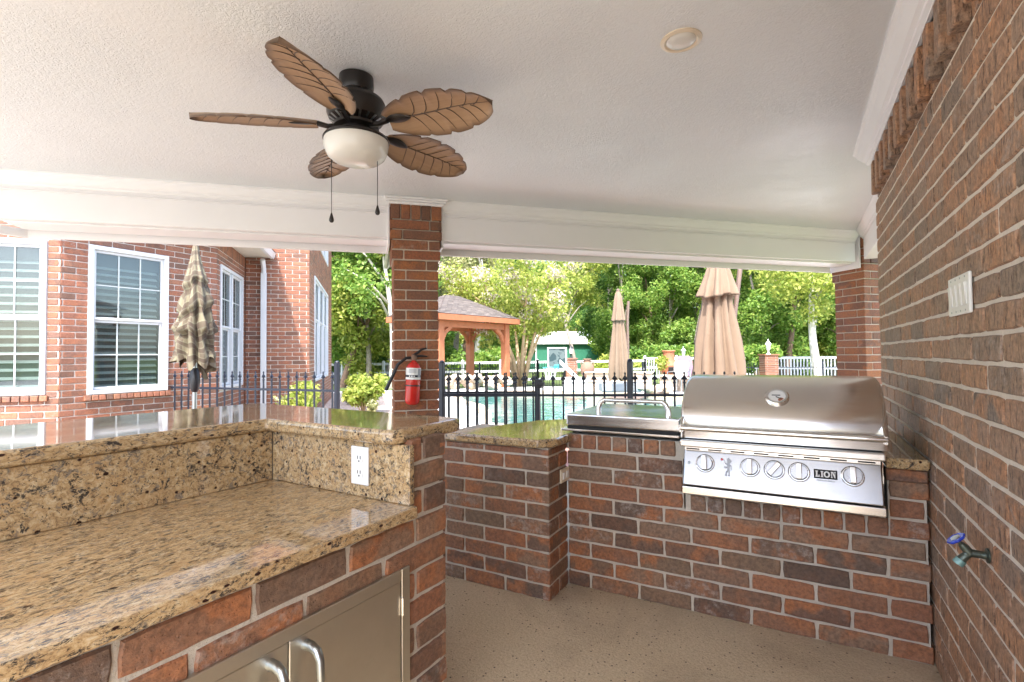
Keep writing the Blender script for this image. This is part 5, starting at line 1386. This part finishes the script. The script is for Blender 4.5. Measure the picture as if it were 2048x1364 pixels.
for i,(H_,z0_,rx_,n_,sz_,nb_,r_) in enumerate([(13,1.6,3.6,17000,.115,38,.22),(14,2.6,3.2,15000,.115,34,.25),(12,1.0,3.4,17000,.12,40,.18),(15,4.2,3.8,16000,.12,34,.26)]):
    v, tr, bl_ = tree_proto(20+i,H_,z0_,rx_,n_,sz_,nb_,r_)
    protos.append((v,tr))
crown_me = {}; trunk_me = {}
def tree(px, d, pi, lm, bark, label, s=1.0, rot=0, group='trees at the edge of the woods', sz=None, zoff=-.5):
    p = at(px,715,d)
    k1 = (pi,lm); k2 = (pi,bark)
    if k1 not in crown_me: crown_me[k1] = quads_mesh('crown', protos[pi][0], MT[lm])
    if k2 not in trunk_me: trunk_me[k2] = protos[pi][1].mesh('trunk', MT[bark], smooth=True)
    th = thing('tree', label, 'tree', (0,0,0), 0, group)
    link('trunk', trunk_me[k2], th); link('crown', crown_me[k1], th)
    th.location = (p.x,p.y,zoff); th.rotation_euler = (0,0,rot); th.scale = (s,s,sz or s)
    return th
rg = random.Random(77)
names = {'leaf_dark':'dark green','leaf_mid':'mid green','leaf_yellow':'yellow green','leaf_pale':'pale silvery'}
def spot(px):
    for lim,t in ((700,'beside the corner of the brick house'),(780,'just left of the brick column'),(885,'behind the brick column'),(1000,'behind the gazebo'),(1080,'behind the flowering myrtle'),(1130,'to the left behind the green shed'),(1215,'behind the green shed'),(1290,'behind the far tan umbrella'),(1400,'between the two tan umbrellas'),(1490,'behind the large tan umbrella'),(1560,'right of the large tan umbrella'),(1630,'above the right brick pillar'),(5000,'by the far right column')):
        if px < lim: return t
row = [(655,30,2,'leaf_mid'),(700,34,0,'leaf_dark'),(735,27,2,'leaf_yellow'),(775,33,1,'leaf_pale'),(840,36,0,'leaf_dark'),(905,40,3,'leaf_pale'),(960,42,1,'leaf_mid'),(1015,48,0,'leaf_dark'),
       (1120,72,3,'leaf_yellow'),(1060,66,1,'leaf_mid'),(1180,70,0,'leaf_dark'),(1228,47,2,'leaf_dark'),(1255,43,0,'leaf_mid'),(1300,44,2,'leaf_mid'),(1345,41,0,'leaf_mid'),(1385,45,2,'leaf_dark'),
       (1430,42,1,'leaf_mid'),(1475,38,0,'leaf_mid'),(1515,33,2,'leaf_mid'),(1560,36,1,'leaf_mid'),(1600,42,0,'leaf_yellow'),(1655,38,1,'leaf_yellow'),(1700,35,0,'leaf_mid'),(1740,40,2,'leaf_pale'),(1790,38,0,'leaf_dark'),(600,33,1,'leaf_yellow')]
for i,(px,d,pi,lm) in enumerate(row):
    tree(px,d,pi,lm,['bark_grey','bark_brown','bark_grey'][i%3], 'tall %s tree %s, %s' % (names[lm], spot(px), ['in front','further back'][d>41]), rg.uniform(.9,1.12), rg.uniform(0,6))
row2 = [(670,46),(720,48),(770,50),(820,47),(870,52),(925,55),(985,58),(1045,62),(1100,75),(1150,82),(1205,60),(1250,56),(1300,57),(1350,54),(1400,58),(1450,54),(1500,50),(1550,52),(1600,56),(1650,52),(1700,50),(1750,54)]
for i,(px,d) in enumerate(row2):
    tree(px,d,[0,3,1,2][i%4],['leaf_dark','leaf_yellow','leaf_mid'][i%3],'bark_brown','dense tree in the back row of the woods', rg.uniform(1.0,1.3), rg.uniform(0,6), 'trees in the back row of the woods')
# single trunks that stand out
def trunk_tree(px, d, r_, H_, bark, lm, label, seed, z0=5.5, nl=5000, lean=.25):
    p = at(px,715,d); v, tr, _ = tree_proto(seed,H_,z0,2.9,int(nl*1.7),.105,46,r_,14,lean)
    th = thing('tree', label, 'tree', (0,0,0))
    tr.build('trunk', MT[bark], th, smooth=True); link('crown', quads_mesh('crown', v, MT[lm]), th)
    th.location = (p.x,p.y,-.48); return th
trunk_tree(1640,25.5,.24,10,'bark_pale','leaf_yellow','pale mottled tree trunk in front of the right white fence',3,4.2)
trunk_tree(1574,32,.22,11,'bark_brown','leaf_yellow','brown tree trunk behind the right white fence',5,5.5)
trunk_tree(1612,35,.16,11,'bark_grey','leaf_mid','thin leaning grey trunk between the brown and pale trunks',9,5.5,4000,.8)
trunk_tree(1666,36,.12,11,'bark_grey','leaf_yellow','slim grey tree trunk just left of the far column',12,5.0,4000)
trunk_tree(1153,40,.17,12,'bark_grey','leaf_yellow','slender tree standing in front of the green shed',14,6.0,6500,.5)
trunk_tree(682,26,.17,10,'bark_brown','leaf_mid','dark leaning tree trunk right of the house corner',17,3.6,6000,.9)
trunk_tree(783,25,.22,10,'bark_pale','leaf_mid','pale tree trunk half hidden by the brick column',19,4.0,5000)
trunk_tree(951,36,.24,11,'bark_pale','leaf_pale','pale tree trunk seen through the gazebo',23,3.4,5500)
# understory, bushes at the foot of the woods
for i,px in enumerate(range(640,1790,46)):
    d = 36+rg.uniform(-2,5)+(30 if 1045<px<1225 else 0)
    p = at(px,715,d); bl_ = [(rg.uniform(-1.6,1.6),rg.uniform(-.8,.8),rg.uniform(.2,1.9),rg.uniform(.6,1.0)) for _ in range(10)]
    th = thing('bush', 'leafy green bush in the undergrowth below the woods', 'bush', (0,0,0), 0, 'undergrowth bushes')
    link('foliage', quads_mesh('foliage', leaf_cloud(2600,bl_,.13,300+i), MT[['leaf_mid','leaf_yellow','leaf_dark','leaf_mid'][i%4]]), th)
    MB().tube([(0,0,-.2),(.05,0,.5),(.1,0,1.3)],[.05,.04,.02],6).build('stem', MT['bark_brown'], th)
    th.location = (p.x,p.y,-.5)
# deep wood behind everything, reads as one mass
bl_ = []
for px in range(560,1840,22):
    p = at(px,715,88+rg.uniform(-4,6))
    for z in (1,4,7,10,13): bl_.append((p.x,p.y,z+rg.uniform(-1,1),rg.uniform(2.2,3.2)))
o = link('far_woods', quads_mesh('far_woods', leaf_cloud(45000,bl_,.42,900), MT['leaf_mid'])); o['kind']='stuff'; o['label']='dense far woods filling the background behind the trees'; o['category']='woods'
# flowering crape myrtle behind the gazebo
cm = at(1041,752,23); rgm = random.Random(31); blb = []; trm = MB(); tips = []
for i in range(8):
    a = 2*PI*i/8+rgm.uniform(-.2,.2); r_ = rgm.uniform(.9,1.7)
    p1 = Vector((.12*math.cos(a),.12*math.sin(a),-.1)); p2 = Vector((.45*math.cos(a),.45*math.sin(a),1.2)); p3 = Vector((r_*math.cos(a),r_*math.sin(a),2.7)); p4 = Vector((r_*1.6*math.cos(a),r_*1.6*math.sin(a),4.1+rgm.uniform(-.3,.6)))
    trm.tube([p1,p2,p3,p4],[.09,.075,.05,.02],8)
    for q in range(3):
        e = p3.lerp(p4,rgm.random())+Vector((rgm.gauss(0,.7),rgm.gauss(0,.7),rgm.uniform(.2,1.0))); trm.tube([p3.lerp(p4,.2),e],[.03,.012],5); blb.append((*e,rgm.uniform(.6,.95)))
    blb.append((*p4,.9)); blb.append((*p3,.7))
for i in range(14):
    a = rgm.uniform(0,2*PI); q = rgm.uniform(.3,2.7); blb.append((q*math.cos(a),q*math.sin(a),rgm.uniform(2.6,5.3)-.25*q,rgm.uniform(.5,.8)))
th = thing('crape_myrtle', 'multi-trunk crape myrtle with pale pink blossom beside the gazebo', 'tree', (0,0,0))
trm.build('trunk', MT['bark_myrtle'], th, smooth=True)
link('crown', quads_mesh('crown', leaf_cloud(15000,blb,.075,51), MT['leaf_yellow']), th)
fl = [(b[0]*1.12,b[1]*1.12,b[2]+.35*b[3],b[3]*.5) for b in blb]
link('blossom', quads_mesh('blossom', leaf_cloud(7500,fl,.05,52), MT['blossom']), th)
th.location = (cm.x,cm.y,-.36); th.scale = (1.05,1.05,1.14)
# bush in the gravel bed by the house corner, and small plants
def shrub(label, px, py, d, w_, h_, lm, seed, n=2200, size=.045, stems=9, ground=-.06):
    p = at(px,py,d);
    if ground is not None: p.z = ground
    rgs = random.Random(seed); bl_ = []; st_ = MB()
    for i in range(stems):
        a = rgs.uniform(0,2*PI); q = w_*math.sqrt(rgs.random())*.8; z = h_*rgs.uniform(.45,1)
        st_.tube([(0,0,-.05),(q*.5*math.cos(a),q*.5*math.sin(a),z*.5),(q*math.cos(a),q*math.sin(a),z)],[.012,.009,.004],5)
        bl_.append((q*math.cos(a),q*math.sin(a),z,rgs.uniform(.12,.2)*h_/.7)); bl_.append((q*.7*math.cos(a),q*.7*math.sin(a),z*.7,rgs.uniform(.1,.16)*h_/.7))
    th = thing('shrub', label, 'shrub', (0,0,0)); st_.build('stems', MT['bark_myrtle'], th); link('foliage', quads_mesh('foliage', leaf_cloud(n,bl_,size,seed), MT[lm]), th); th.location = p
    return th
shrub('leafy rose shrub in the gravel bed left of the column', 728,812,11.2,.62,.78,'leaf_yellow',61,3200,.05,16)
shrub('small blue-green plant at the foot of the rose shrub', 742,818,10.9,.16,.32,'leaf_pale',62,700,.035,7)
shrub('green shrub against the brick house behind the iron fence', 608,775,8.2,.40,.80,'leaf_yellow',63,1600,.04,10)
shrub('twiggy shrub by the downspout behind the iron fence', 580,800,8.3,.35,.6,'leaf_pale',64,500,.035,12)
shrub('potted grassy plant left of the terracotta chiminea', 1324,750,17.5,.22,.6,'leaf_yellow',65,700,.05,9,None)
shrub('green vine plant behind the terracotta pots', 1324,728,19,.35,.7,'leaf_mid',66,900,.06,9,None)
shrub('dark green shrub beside the right brick pillar', 1517,752,24,.8,1.5,'leaf_mid',67,2600,.10,12)
